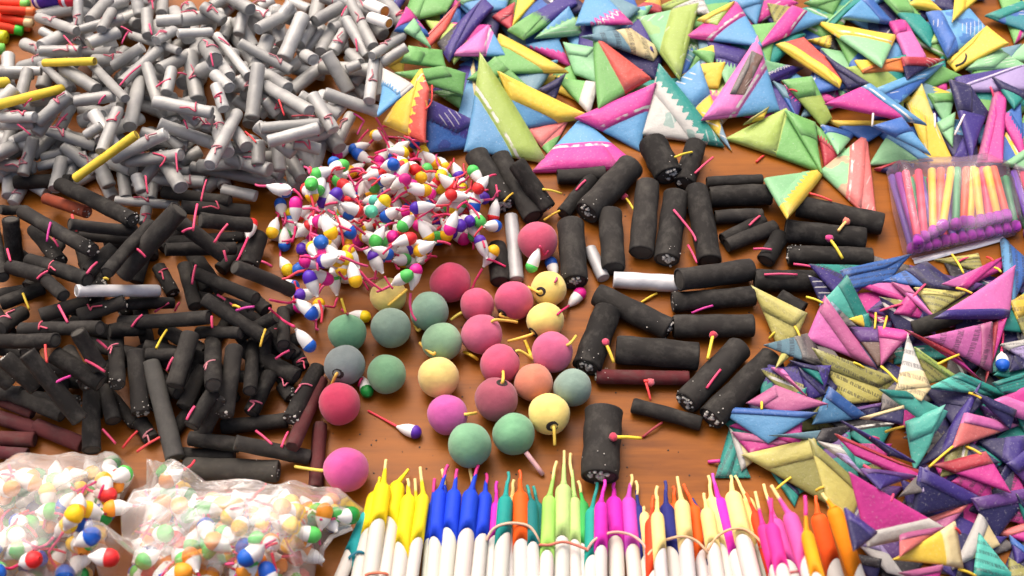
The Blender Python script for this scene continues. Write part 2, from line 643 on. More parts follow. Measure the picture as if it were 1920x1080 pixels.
def make_tube(kind, p1, p2, w, zone, look, tint, mat=None, group=None, cat='firecracker', label=None, end=False, sides=14,
              plug=None, residue=False, q=100, string=0.0, bend=0.0, wob=.028, rec=.00035, short=None, smax=.55):
    mat = mat or M_SILVER
    if end:
        # stands out of the heap with its end turned up to the viewer
        P = unproj(p1[0], p1[1], 0)
        for _ in range(3):
            P = unproj(p1[0], p1[1], float(hf_at([P.x], [P.y])[0]) * .85 + w / pxm(P) * .35)
        r = w / 2 / pxm(P)
        toc = (CAM - P).normalized()
        d = Vector((p1[0] - p2[0], -(p1[1] - p2[1]), 0))
        d = d.normalized() if d.length > 0 else Vector((0, -1, 0))
        ax = (toc * .8 + d * .5).normalized()
        P1, P2 = P, P - ax * .014
    else:
        P1, P2, r = settle_tube(p1, p2, w, smax=smax, q=q, seen='buried' not in look)
    L = (P2 - P1).length
    M = frame_from(P1, P2)
    o = root(kind, M, cat, group, look, ((p1[0] + p2[0]) / 2, (p1[1] + p2[1]) / 2), zone, label, short)
    V, F = lathe(tube_profile(L, r, rec), sides, wob, bend=bend, squash=random.uniform(.84, 1.0), lap=.07 if sides > 8 else 0)
    part('body', V, F, mat, o, tint=tint)
    s = near_end(M, L)
    V, F = disc_plug(s * (L / 2 - rec * .8), s, r * .82)
    part('end_plug', V, F, M_PLUG, o, tint=plug or tuple(.8 * x for x in tint))
    if residue:
        Vs, Fs = [], []
        for _ in range(random.randint(5, 11)):
            a, rr = random.uniform(0, 6.28), random.uniform(0, r * .85)
            c_ = (s * (L / 2 - rec * .3), rr * math.cos(a), rr * math.sin(a))
            v_, f_ = blob(c_, random.choice((.0002, .0003, .0004, .0006, .0010)) * (1.3 if r > .005 else .8), random.random())
            Fs += [tuple(i + len(Vs) for i in f) for f in f_]
            Vs += v_
        for _ in range(random.randint(2, 5)):
            a = random.uniform(.3, 2.9)
            x_ = s * (L / 2 - abs(random.gauss(0, .004)) - .0005)
            v_, f_ = blob((x_, r * math.cos(a), r * math.sin(a)), random.uniform(.00012, .0004), random.random())
            Fs += [tuple(i + len(Vs) for i in f) for f in f_]
            Vs += v_
        if w > 44:
            for _ in range(12):
                a, rr = random.gauss(1.2, .8), random.uniform(0, r * .7)
                v_, f_ = blob((s * (L / 2 + .0001), rr * math.cos(a), rr * math.sin(a)), random.uniform(.0005, .0012), random.random())
                Fs += [tuple(i + len(Vs) for i in f) for f in f_]
                Vs += v_
        rz = part('residue', Vs, Fs, M_RESIDUE, o, tint=(.50, .48, .43))
        rz['kind'] = 'stuff'
    if random.random() < string:
        # a thin fuse: round the tube, then trailing off along it
        x_ = random.uniform(-.3, .3) * L
        a0 = random.uniform(.2, 1.2)
        pts = []
        for i in range(4):
            a = a0 + i * .5
            pts.append((x_ + i * .0004, r * 1.08 * math.cos(a), r * 1.08 * math.sin(a)))
        sg = random.choice((-1, 1))
        a = a0 + random.uniform(.3, 1.2)
        for i in range(1, 4):
            pts.append((x_ + sg * i * .0022, r * 1.1 * math.cos(a + i * .12), r * 1.1 * math.sin(a + i * .12) + .0003))
        V, F = wire(spline(pts, 3), .0004, 5)
        part('fuse', V, F, M_FUSE, o, tint=random.choice([lin((214, 110, 132)), lin((205, 80, 105)), lin((188, 120, 128))]))
    hf_tube(P1, P2, r)
    return o

def tone(lo, hi, warm=0.0):
    g = random.uniform(lo, hi)
    return (g * (1 + warm * .5), g * 1.015, g * (.975 - warm))

def rand_in(poly):
    xs, ys = [p[0] for p in poly], [p[1] for p in poly]
    while True:
        x, y = random.uniform(min(xs), max(xs)), random.uniform(min(ys), max(ys))
        if in_poly(poly, x, y):
            return x, y

def silver(p1, p2, w_, buried=False, **kw):
    k = random.random()
    if k < .33:
        ti, nm = tone(.31, .36, .022), 'grey'
    elif k < .7:
        ti, nm = tone(.37, .42, .02), 'silver'
    else:
        ti, nm = tone(.43, .50, .015), 'pale silver'
    Lpx = math.hypot(p2[0] - p1[0], p2[1] - p1[1])
    sz = 'short ' if Lpx < 55 else ('long ' if Lpx > 98 else '')
    look = f"{'half buried ' if buried else ''}{sz}{nm} tube {'with its end up' if kw.get('end') else pose_words(p1, p2)}"
    return make_tube('silver_firecracker', p1, p2, w_, 'silver', look, ti, M_SILVER, 'small silver firecrackers in a heap',
                     plug=tuple(x * .9 for x in ti), string=.30, q=93, smax=.36, short='silver tube', **kw)

SILVER_POLY = [(75, 30), (165, -40), (740, -40), (752, 60), (722, 130), (706, 200), (650, 245), (612, 300), (530, 325), (490, 345), (400, 350),
               (300, 355), (215, 345), (130, 335), (10, 345), (-40, 345), (-40, 125), (75, 100)]
for _ in range(194):
    x, y = rand_in(SILVER_POLY)
    a = random.uniform(0, math.pi)
    h = random.uniform(34, 50)
    silver((x - h * math.cos(a), y - h * math.sin(a) * .82), (x + h * math.cos(a), y + h * math.sin(a) * .82), random.uniform(24, 29), True)

SILVER = [
 (147,-6,147,50,20),(168,38,203,0,26),(72,32,145,58,22),(150,56,232,34,20),(217,5,257,45,28),(294,40,342,37,26),(307,-10,303,26,24),
 (333,63,398,60,20),(246,66,336,96,18),(78,58,122,82,20),(118,65,158,82,20),(75,96,150,96,24),(160,97,212,97,22),(165,82,222,60,26),(212,125,268,88,26),
 (2,132,78,133,20),(52,130,38,182,24),(120,128,182,168,26),(322,130,312,175,24),(405,110,430,145,28),(403,140,430,165,26),(405,160,420,205,24),
 (418,72,432,38,24),(457,25,447,65,24),(140,190,215,180,24),(70,230,132,178,28),(113,240,135,195,26),(3,220,66,220,24),(5,290,25,235,26),(14,295,55,275,22),
 (76,297,135,280,22),(0,325,35,305,22),(240,303,340,290,28),(303,208,328,235,28),(385,245,395,215,22),(318,258,340,280,22),(187,310,205,350,28),(255,328,265,360,24),
 (287,346,283,375,26),(275,390,270,420,24),(42,352,24,382,24),(485,15,512,2,24),(562,85,585,48,24),(586,92,602,50,26),(590,40,640,12,26),(632,55,655,18,20),
 (655,98,675,118,22),(650,130,675,120,22),(660,150,688,182,26),(625,215,640,198,26),(495,188,520,215,24),(540,200,570,222,24),(550,268,600,280,26),(540,320,582,298,24),
 (445,148,465,165,24),(440,185,468,205,22),(500,140,540,165,28),(440,245,462,275,28),(420,295,510,345,26),(417,355,480,368,28),(30,262,62,248,24),(160,255,190,235,22),
 (210,20,190,55,22),(255,-8,262,30,24),(380,12,420,40,26),(430,-8,470,18,28),(520,40,545,8,24),(340,205,372,232,22),(540,0,580,18,24),(600,-6,640,8,22),
 # upper layer
 (275,20,277,68,24),(292,76,328,56,24),(228,155,300,92,22),(76,118,130,168,18),(170,118,235,185,20),(275,122,298,198,24),(262,150,243,238,30),(355,98,370,187,32),
 (385,85,403,112,34),(406,66,466,142,20),(288,190,398,212,28),(190,285,221,205,26),(66,236,178,275,26),(43,328,62,260,26),(70,313,163,290,22),(298,232,402,270,28),
 (212,297,312,250,28),(335,303,376,283,30),(243,312,356,322,22),(230,318,236,372,28),(272,336,385,342,30),(483,55,550,20,26),(532,110,568,28,32),(602,98,632,38,28),
 (625,98,648,58,26),(648,35,690,105,24),(658,5,700,88,24),(545,170,612,118,30),(612,100,655,172,30),(497,160,580,208,28),(585,178,625,245,28),(608,175,710,210,26),
 (702,110,692,190,24),(697,105,755,68,20),(715,118,763,88,22),(487,240,598,232,24),(502,266,598,240,26),(628,275,658,215,26),(607,258,585,330,28),(445,282,528,330,24),
 (485,265,484,310,26),(450,80,546,133,22),(484,122,472,222,30),(393,310,445,212,26),(358,312,500,340,26),(217,375,335,385,22)]
SILVER_END = [(358,25,345,0,28),(402,122,380,138,30),(190,217,150,214,26),(80,205,55,200,24),(588,112,566,95,26),(515,285,545,270,34),(515,98,495,80,24)]
for (x1, y1, x2, y2, w_) in SILVER:
    silver((x1, y1), (x2, y2), w_ * .93)
for (x1, y1, x2, y2, w_) in SILVER_END:
    silver((x1, y1), (x2, y2), w_, end=True)

# the yellow tubes among the silver ones
YT = lin((224, 196, 66))
for (x1, y1, x2, y2, w_, lb) in [
        (82, 118, 178, 115, 16, 'upper yellow tube lying level across the silver heap'),
        (-8, 198, 118, 166, 20, 'thick yellow tube entering the silver heap from the photo edge'),
        (140, 335, 256, 252, 18, 'lower yellow tube sloping down onto the black firecrackers'),
        (-12, 158, 14, 154, 22, 'stub of yellow tube at the very edge of the silver heap')]:
    make_tube('yellow_firecracker', (x1, y1), (x2, y2), w_, 'yellow', '', YT, M_WRAP, 'yellow tubes in the silver heap', label=lb, q=96,
              plug=lin((150, 126, 40)), string=.0)

# loose bright silver tubes away from the heap
for (x1, y1, x2, y2, w_, lb, g) in [
        (958, 405, 969, 525, 27, 'slim warm grey tube standing beside the topmost pink ball', .40),
        (1106, 466, 1132, 522, 25, 'stubby tapered grey tube between two fat black firecrackers', .40),
        (1150, 524, 1272, 532, 34, 'bright silver tube lying level among the fat black firecrackers', .66)]:
    make_tube('silver_firecracker', (x1, y1), (x2, y2), w_, 'loose', '', (g, g, g * 1.0), M_SILVER, 'loose silver tubes', label=lb, plug=(.5, .5, .5), q=90)

# ------------------------------------------------------------------ black sticks, left
def black(p1, p2, w_, buried=False, big=False, residue=None, **kw):
    g = random.uniform(.012, .030)
    ti = (g * 1.10, g * 1.0, g * .88)
    Lpx = math.hypot(p2[0] - p1[0], p2[1] - p1[1])
    res = residue if residue is not None else (random.random() < .3)
    if big:
        sz = 'stubby ' if Lpx < 105 else ('long ' if Lpx > 145 else '')
        th = 'slim ' if w_ < 34 else ('very fat ' if w_ > 51 else 'fat ')
        look = f"{sz}{th}black tube {pose_words(p1, p2)}{' with white residue' if res else ''}"
        nm, gp, zn = 'large_black_firecracker', 'fat black firecrackers beside the balls', 'big'
    else:
        sz = 'short ' if Lpx < 75 else ('long ' if Lpx > 118 else '')
        look = f"{'half buried ' if buried else ''}{sz}black stick {pose_words(p1, p2)}{' with white end' if res else ''}"
        nm, gp, zn = 'black_firecracker', 'thin black firecrackers in a heap', 'black'
    return make_tube(nm, p1, p2, w_, zn, look, kw.pop('tint', ti), M_BLACK, gp, residue=res, q=kw.pop('q', 95), sides=14 if not big else 18,
                     plug=(.05, .046, .038), wob=.032, bend=random.uniform(-.0007, .0007), rec=.0007 if big else .0004,
                     short='fat black tube' if big else 'black stick', **kw)

BLACK_POLY = [(-30, 400), (30, 400), (190, 440), (330, 410), (460, 400), (480, 450), (540, 560), (560, 690), (520, 760), (470, 800),
              (350, 830), (330, 790), (250, 780), (160, 760), (-30, 740)]
for _ in range(66):
    while True:
        x, y = rand_in(BLACK_POLY)
        if all(math.hypot(x - a, y - b) > 38 for a, b in ((310, 525), (45, 430), (240, 800), (330, 495), (480, 530))):
            break
    a = random.uniform(0, math.pi)
    h = random.uniform(38, 58)
    black((x - h * math.cos(a), y - h * math.sin(a) * .82), (x + h * math.cos(a), y + h * math.sin(a) * .82), random.uniform(23, 29), True)

BLACK = [
 (28,342,135,340,26),(0,393,42,393,18),(20,410,32,495,28),(-12,430,5,520,22),(130,420,255,433,20),(150,440,246,448,22),(165,512,215,465,28),(63,430,113,490,26,1),
 (305,360,432,378,24),(340,388,468,396,28),(375,412,470,422,26),(318,452,458,442,20,1),(310,468,442,466,24),(55,488,165,525,26),(18,500,85,518,26),(0,570,82,538,26),
 (85,523,120,555,22),(297,500,325,550,26,1),(345,497,366,575,26),(440,500,548,545,24),(365,512,480,560,26),(235,572,325,568,20),(205,620,270,617,26),
 (480,565,500,582,26),(-15,690,20,722,28,1),(400,735,358,800,28),(262,790,285,825,28),(380,690,345,765,28),(0,730,118,778,30),(340,850,440,855,24),
 (355,822,450,835,28),(507,603,515,640,26),(553,660,568,690,26),(470,640,500,690,26),(510,690,545,720,26),
 (42,396,175,470,26,1),(112,345,250,413,28,1),(200,512,283,420,22),(230,515,336,392,38,0),(383,560,500,635,28),(75,592,165,565,28),(40,618,188,615,24),(147,593,235,565,28,1),
 (0,615,45,585,28),(225,605,392,595,28),(370,624,452,624,24),(0,640,105,638,26),(7,670,70,728,30,1),(50,662,150,788,30),(145,622,187,690,28),(217,630,220,722,30,1),
 (255,658,264,775,32,1),(358,625,328,725,32),(400,640,400,722,30),(197,727,213,790,30),(440,650,422,780,32,1),(100,665,190,720,34,0),(173,730,172,845,34),(507,700,470,775,28),
 (520,640,545,665,28),(450,650,557,707,34),(530,722,548,745,28,1),(415,800,540,787,28),(440,830,580,858,28),(597,690,545,787,30,1)]
for bb in BLACK:
    black(bb[0:2], bb[2:4], bb[4] * 1.1, string=.22, residue=(bool(bb[5]) if len(bb) > 5 else False))
black((283, 680), (328, 860), 36, tint=(.075, .073, .066), residue=False, label='longest stick of the black heap, charcoal grey, pointing at the bags')
make_tube('large_black_firecracker', (345, 879), (523, 884), 44, 'big', '', (.05, .046, .038), M_BLACK, 'fat black firecrackers beside the balls', residue=True,
          label='fat dark tube lying level directly above the open bag', plug=(.09, .08, .06), rec=.0015, q=90)
make_tube('white_firecracker', (143, 545), (298, 545), 26, 'loose', '', (.72, .72, .72), M_SILVER, None, plug=(.3, .3, .3), q=95,
          label='single bright white tube lying level across the black firecrackers')
make_tube('brown_firecracker', (86, 372), (164, 398), 24, 'loose', '', lin((150, 70, 46)), M_BLACK, None, plug=lin((150, 80, 56)), q=95, residue=True,
          label='short rusty brown tube in the black heap near the silver tubes')
MAR = lin((92, 44, 46))
for i, (x1, y1, x2, y2, w_, lb) in enumerate([
        (-10, 748, 62, 776, 24, 'topmost maroon stick at the photo edge above the bag'),
        (-10, 848, 52, 852, 26, 'maroon stick tucked against the top of the bag'),
        (-10, 780, 72, 806, 30, 'second maroon stick down at the photo edge'),
        (-10, 822, 66, 824, 30, 'maroon stick lying level with its dark end showing'),
        (66, 798, 155, 834, 34, 'maroon stick beside the black upright stick above the bag'),
        (602, 712, 548, 838, 30, 'slanting maroon stick running down from the crimson pink ball'),
        (600, 795, 592, 915, 28, 'upright maroon stick partly behind the lone magenta ball'),
        (1118, 706, 1292, 709, 32, 'maroon six sided stick lying level under a fat black tube')]):
    make_tube('maroon_firecracker', (x1, y1), (x2, y2), w_, 'loose', '', tuple(c_ * random.uniform(.85, 1.2) for c_ in MAR), M_BLACK,
              'maroon firecrackers', label=lb, sides=6 if i > 4 else 8, plug=lin((60, 32, 32)), q=92, wob=.015, residue=(i == 7))

# ------------------------------------------------------------------ fat black tubes, centre
BIG = [
 (893,290,945,385,46,1),(937,293,1000,408,40,0),(968,305,1028,392,34,1),(1045,332,1135,325,30,0),(1110,335,1055,402,28,0),(932,460,938,530,36,0),(485,440,465,500,36,1),
 (1305,270,1283,345,40,1),(1325,342,1430,337,22,0),(1340,408,1430,405,28,0),(1355,450,1432,412,28,0),(1435,490,1465,440,34,0),
 (1185,310,1100,400,52,1),(1222,265,1255,330,56,1),(1215,345,1203,475,46,0),(1143,398,1150,505,46,0),(1070,418,1078,530,50,1),(1268,365,1250,488,48,1),(1330,370,1445,365,42,0),
 (1362,460,1455,425,30,0),(1305,355,1330,492,46,0),(1495,385,1655,420,44,0),(1472,432,1622,448,46,0),(1477,478,1635,482,38,1),(1415,525,1585,525,42,0),
 (1272,524,1408,505,44,0),(1260,567,1415,555,40,1),(1118,552,1255,618,46,1),(1262,612,1413,610,46,0),(1140,582,1100,690,54,1),(1155,655,1310,668,56,0),
 (1388,650,1285,755,50,1),(1450,672,1332,785,54,1),(1185,760,1315,795,30,0),(1133,770,1125,895,72,1),(1460,558,1505,584,40,0)]
for bb in BIG:
    black(bb[0:2], bb[2:4], bb[4], big=True, residue=bool(bb[5]), q=90)

# ------------------------------------------------------------------ smoke balls
BALLC = {'rose': (209, 88, 120), 'crimson': (208, 64, 102), 'yellow': (251, 228, 127), 'green': (119, 174, 129), 'grey green': (142, 174, 151),
         'grey': (149, 157, 153), 'salmon': (225, 134, 104), 'magenta': (208, 82, 150), 'dark rose': (168, 82, 102), 'pale green': (144, 185, 144),
         'pink': (211, 98, 136), 'amber': (253, 217, 129), 'violet pink': (201, 90, 164)}
# x, y, r, colour, fuse (two photo points or None), label
BALLS = [
 (1008,452,37,'rose',None,'rose pink ball sitting alone high up between the black tubes'),
 (848,535,38,'crimson',None,'crimson ball nearest the mound of white poppers'),
 (893,575,33,'rose',((862,590),(845,600)),'small rose ball between the crimson ball and another rose ball'),
 (963,563,37,'rose',((940,588),(972,598)),'rose ball touching the yellow ball that has a dark fuse hole'),
 (1027,543,34,'yellow',((1012,548),(990,538)),'yellow ball with dark fuse hole, topmost of the pale yellow balls near black tubes'),
 (1023,606,35,'yellow',((1000,628),(952,640)),'plain yellow ball just below the yellow ball with a fuse hole'),
 (728,555,34,'yellow',((758,545),(728,572)),'yellow ball half under the popper mound with fuse lying across it'),
 (808,588,37,'grey green',((790,620),(775,602)),'grey green ball between the crimson ball and the larger grey green one'),
 (733,614,38,'grey green',None,'grey green ball below the yellow ball at the popper mound'),
 (651,625,36,'green',None,'green ball above the grey ball'),
 (826,636,37,'pale green',((812,656),(787,643)),'pale green ball with a yellow fuse at its lower side'),
 (904,624,38,'pink',((925,600),(970,604)),'mottled pink ball in the middle of the ball cluster'),
 (1033,659,39,'pink',((1062,645),(1080,630)),'mottled pink ball just below the two yellow balls'),
 (937,684,38,'rose',((968,660),(1000,674)),'rose ball with dark fuse hole in the middle of the cluster'),
 (646,685,38,'grey',((632,700),(622,722)),'only grey ball, with a fuse in a dark hole'),
 (725,701,37,'green',None,'green ball standing clear beside the grey ball'),
 (822,707,39,'amber',None,'amber yellow ball alone in the centre of the table'),
 (1000,714,36,'salmon',None,'only salmon orange ball in the cluster'),
 (1073,727,36,'grey green',None,'grey green ball touching the fat black tube'),
 (637,757,40,'crimson',None,'crimson pink ball just below the grey ball'),
 (840,779,38,'violet pink',((872,778),(893,774)),'violet pink ball above the large green ball'),
 (932,748,41,'dark rose',((943,716),(943,692)),'dusky rose ball with fuse standing in its dark top hole'),
 (1030,776,39,'yellow',((1038,800),(1040,835)),'yellow ball with dark fuse hole facing the candles'),
 (880,833,42,'green',None,'larger green ball closest to the blue candles'),
 (962,812,40,'green',None,'green ball with a pale pink stick beside it'),
 (649,880,42,'magenta',((602,882),(553,875)),'lone magenta ball above the open bag')]
pos = []
for (x, y, r_, *_) in BALLS:
    rr = r_ / pxm(unproj(x, y, .01))
    z = rr
    for _ in range(3):
        P = unproj(x, y, z)
        c_ = cells(P.x - rr, P.x + rr, P.y - rr, P.y + rr)
        sl_, X, Y = c_
        d2 = (X - P.x) ** 2 + (Y - P.y) ** 2
        h = np.where(d2 < (rr * .75) ** 2, HF[sl_] + np.sqrt(np.maximum(rr * rr - d2, 0)), 0)
        z = max(rr, min(float(np.percentile(h[d2 < (rr * .75) ** 2], 97)), rr * 2.2))
    pos.append([unproj(x, y, z), rr, z])
home = [p[0].copy() for p in pos]
for it in range(150):
    for i in range(len(pos)):
        for j in range(i):
            d = pos[i][0] - pos[j][0]
            mn = (pos[i][1] + pos[j][1]) * .995
            if d.length < mn:
                d.z *= .8
                k = (mn - d.length) * .5
                d.normalize()
                pos[i][0] += d * k
                pos[j][0] -= d * k
    for i in range(len(pos)):
        if it < 130:
            pos[i][0] = pos[i][0].lerp(home[i], .04)
        pos[i][0].z = max(pos[i][0].z, pos[i][1])
        pos[i][0].z = pos[i][0].z + (pos[i][2] - pos[i][0].z) * .05

def uvsphere(r, n=28, m=18, lump=.02):
    V, F = [(0, 0, r)], []
    ph = [random.uniform(0, 6.28) for _ in range(4)]
    for k in range(1, m):
        t_ = math.pi * k / m
        for i in range(n):
            a = 6.28318 * i / n
            q = r * (1 + lump * math.sin(2 * a + ph[0] + 2 * t_) + lump * .7 * math.sin(3 * t_ + ph[1]) + lump * .5 * math.sin(5 * a + ph[2]) * math.sin(t_))
            V.append((q * math.sin(t_) * math.cos(a), q * math.sin(t_) * math.sin(a), q * math.cos(t_)))
    V.append((0, 0, -r))
    F += [(0, 1 + i, 1 + (i + 1) % n) for i in range(n)]
    for k in range(m - 2):
        for i in range(n):
            j = (i + 1) % n
            F.append((1 + k * n + i, 1 + (k + 1) * n + i, 1 + (k + 1) * n + j, 1 + k * n + j))
    e = len(V) - 1
    F += [(e, 1 + (m - 2) * n + (i + 1) % n, 1 + (m - 2) * n + i) for i in range(n)]
    return V, F

YF = lin((232, 196, 84))
for (x, y, r_, cn, fz, lb), (P, rr, z) in zip(BALLS, pos):
    M = Matrix.Translation(P)
    o = root('smoke_ball', M, 'smoke ball', 'coloured clay smoke balls', '', (x, y), 'ball', label=lb)
    V, F = uvsphere(rr)
    part('shell', V, F, M_POWDER, o, tint=tuple(c_ * random.uniform(.82, .93) for c_ in lin(BALLC[cn])))
    sp = pxm(P)
    hole = 'hole' in lb
    if fz:
        a_, b_ = fz
        px_, py_ = proj(P)
        # the fuse leaves the ball where the photo shows it
        def on_ball(qx, qy):
            d_ = ray(qx + px_ - x, qy + py_ - y)
            d_.normalize()
            oc = CAM - P
            B_ = oc.dot(d_)
            D_ = B_ * B_ - (oc.length_squared - rr * rr)
            if D_ > 0:
                return CAM + d_ * (-B_ - math.sqrt(D_))
            c_ = CAM + d_ * (-B_)
            return P + (c_ - P).normalized() * rr
        A = on_ball(*a_)
        nA = (A - P).normalized()
        Bq = unproj(b_[0], b_[1], max(A.z * .7, .003))
        mid = A.lerp(Bq, .5) + nA * .001
        if cn == 'yellow' and lb.startswith('yellow ball half'):
            Bq = on_ball(*b_) * 1.0
            Bq += (Bq - P).normalized() * .0006
            mid = on_ball((a_[0] + b_[0]) / 2, (a_[1] + b_[1]) / 2)
            mid += (mid - P).normalized() * .0009
        V, F = wire([p - P for p in spline([A - nA * .002, A + nA * .0012, mid, Bq], 4)], .00075, 7, .9)
        part('fuse', V, F, M_FUSE, o, tint=tuple(c_ * random.uniform(.85, 1.05) for c_ in YF))
        if hole:
            q_ = nA.to_track_quat('X', 'Z').to_matrix()
            V, F = lathe([(rr * .955, .0009), (rr * .985, .0012), (rr * 1.008, .0019), (rr * .99, .0025), (rr * .95, .0027)], 14, .12)
            part('hole_rim', [q_ @ Vector(v_) for v_ in V], F, M_BLACK, o, tint=(.035, .03, .028))
    c_ = cells(P.x - rr, P.x + rr, P.y - rr, P.y + rr)
    sl_, X, Y = c_
    d2 = (X - P.x) ** 2 + (Y - P.y) ** 2
    HF[sl_] = np.maximum(HF[sl_], np.where(d2 < rr * rr, P.z + np.sqrt(np.maximum(rr * rr - d2, 0)), 0))

# ------------------------------------------------------------------ poppers
TIP = {'blue': (20, 92, 190), 'yellow': (250, 200, 20), 'magenta': (228, 32, 142), 'green': (84, 196, 88), 'red': (228, 44, 48), 'purple': (84, 38, 170),
       'mint': (96, 196, 170), 'dark green': (24, 140, 62), 'orange': (244, 150, 40)}
TAILS = []
BAGTAIL = False

def popper(bx, by, az, tip, zone, group, label=None, R_=.0030, L_=.0092, tail=None, look=None, slope=None, flat=False, short='popper'):
    """bulb centre at the photo point, neck towards image direction az (radians, y down)"""
    ex, ey = bx + 36 * math.cos(az), by + 36 * math.sin(az)
    z1 = z2 = R_
    for _ in range(3):
        P1 = unproj(bx, by, z1)
        D = unproj(ex, ey, z2) - unproj(bx, by, z2)
        D.z = 0
        D.normalize()
        P2 = P1 + D * L_
        t_ = np.linspace(0, 1, 12)
        rad = R_ * np.where(t_ < .45, 1.0, 1.0 - (t_ - .45) / .55 * .75)
        S, H = [], []
        for o_ in (-.6, 0, .6):
            xs = P1.x + D.x * (t_ * L_ - R_ * .6) - D.y * o_ * rad
            ys = P1.y + D.y * (t_ * L_ - R_ * .6) + D.x * o_ * rad
            H.append(hf_at(xs, ys) + rad * math.sqrt(1 - o_ * o_))
            S.append(t_ * L_)
        S, H = np.concatenate(S), np.concatenate(H)
        best = None
        for s_ in np.linspace(-.75, .75, 19):
            a = np.percentile(H - s_ * (S - .35 * L_), 90)
            if best is None or a + abs(s_) * .0004 < best[0]:
                best = (a + abs(s_) * .0004, a, s_)
        _, a, s_ = best
        z1 = max(a - s_ * .35 * L_, R_)
        z2 = z1 + s_ * L_
        z2 = max(z2, R_ * .4)
    if flat:
        z1, z2 = R_, R_ * .5
    P1 = unproj(bx, by, z1)
    P2 = P1 + D * L_
    P2.z = z2
    d3 = (P2 - P1).normalized()
    M = frame_from(P1, P1 + d3 * .01)
    M.translation = P1
    o = root('popper', M, 'popper', group, look or f'popper with {tip} tip', (bx, by), zone, label, short)
    k = random.uniform(.94, 1.06)
    V, F = lathe([(-R_ * .2, R_ * .93), (R_ * .35, R_ * .97), (L_ * .42, R_ * .93), (L_ * .58, R_ * .78), (L_ * .74, R_ * .56), (L_ * .88, R_ * .33), (L_, R_ * .20)], 12, .03)
    part('twist_body', V, F, M_WHITEPAPER, o, tint=(.74 * k, .73 * k, .70 * k))
    sl__ = random.uniform(-.25, .4)
    V, F = lathe([(-R_ * 1.02, R_ * .08), (-R_ * .93, R_ * .42), (-R_ * .62, R_ * .80), (-R_ * .15, R_ * 1.02), (R_ * (.36 + sl__), R_ * 1.03), (R_ * (.44 + sl__), R_ * .95)], 12, .03)
    part('tip', V, F, M_GLOSSY, o, tint=tuple(c_ * random.uniform(.88, 1.08) for c_ in lin(TIP[tip])))
    hf_tube(P1, P1 + D * L_ * .5 + Vector((0, 0, (z2 - z1) * .5)), R_ * .95)
    hf_tube(P1 + (P2 - P1) * .5, P2, R_ * .45)
    TAILS.append((o, P2.copy(), d3.copy(), tail))
    return o

def tail_of(o, P, d, tail):
    Mi = MATW[o.name].inverted()
    if tail:
        pts = [P - d * .001]
        for (x, y) in tail:
            pts.append(surf(x, y, .0006))
    else:
        pts = [P - d * .001]
        h = Vector((d.x, d.y, 0)).normalized()
        turn = random.uniform(-.22, .22)
        Q = P.copy()
        z = P.z
        for i in range(random.randint(2, 4)):
            h = Matrix.Rotation(turn + random.uniform(-.15, .15), 3, 'Z') @ h
            Q = Q + h * .0026
            hq = float(hf_at([Q.x], [Q.y])[0])
            if BAGTAIL and (hq < .004 or i > 2):
                break
            z = max(hq + (.0001 if BAGTAIL else .0006), z - .0016, .0007)
            z = min(z, pts[-1].z + .003)
            pts.append(Vector((Q.x, Q.y, z)))
    V, F = wire(spline(pts, 3), .00062, 6, .85)
    part('fuse', [Mi @ Vector(v) for v in V], F, M_FUSE, o, tint=random.choice([lin((226, 48, 108)), lin((220, 56, 104)), lin((232, 66, 82)), lin((214, 70, 120))]))

MG = 'white poppers heaped in a mound'
MOUND = [(690, 262), (760, 262), (870, 295), (925, 345), (930, 420), (935, 470), (890, 490), (790, 485), (735, 505), (692, 535), (652, 572), (606, 590), (578, 612), (540, 575),
         (545, 505), (520, 440), (520, 370), (560, 330), (630, 300)]
INNER = [(690, 300), (800, 300), (870, 350), (880, 420), (850, 460), (740, 480), (620, 510), (575, 470), (560, 400), (600, 340)]
tipk = ['blue', 'yellow', 'magenta', 'green', 'red', 'purple', 'blue', 'yellow', 'magenta', 'red']
for k in range(172):
    while True:
        x, y = rand_in(MOUND if k < 90 else INNER)
        if all(math.hypot(x - b_[0], (y - b_[1])) > b_[2] + 32 for b_ in BALLS):
            break
    popper(x, y, random.uniform(0, 6.28), random.choice(tipk), 'mound', MG, look=None)
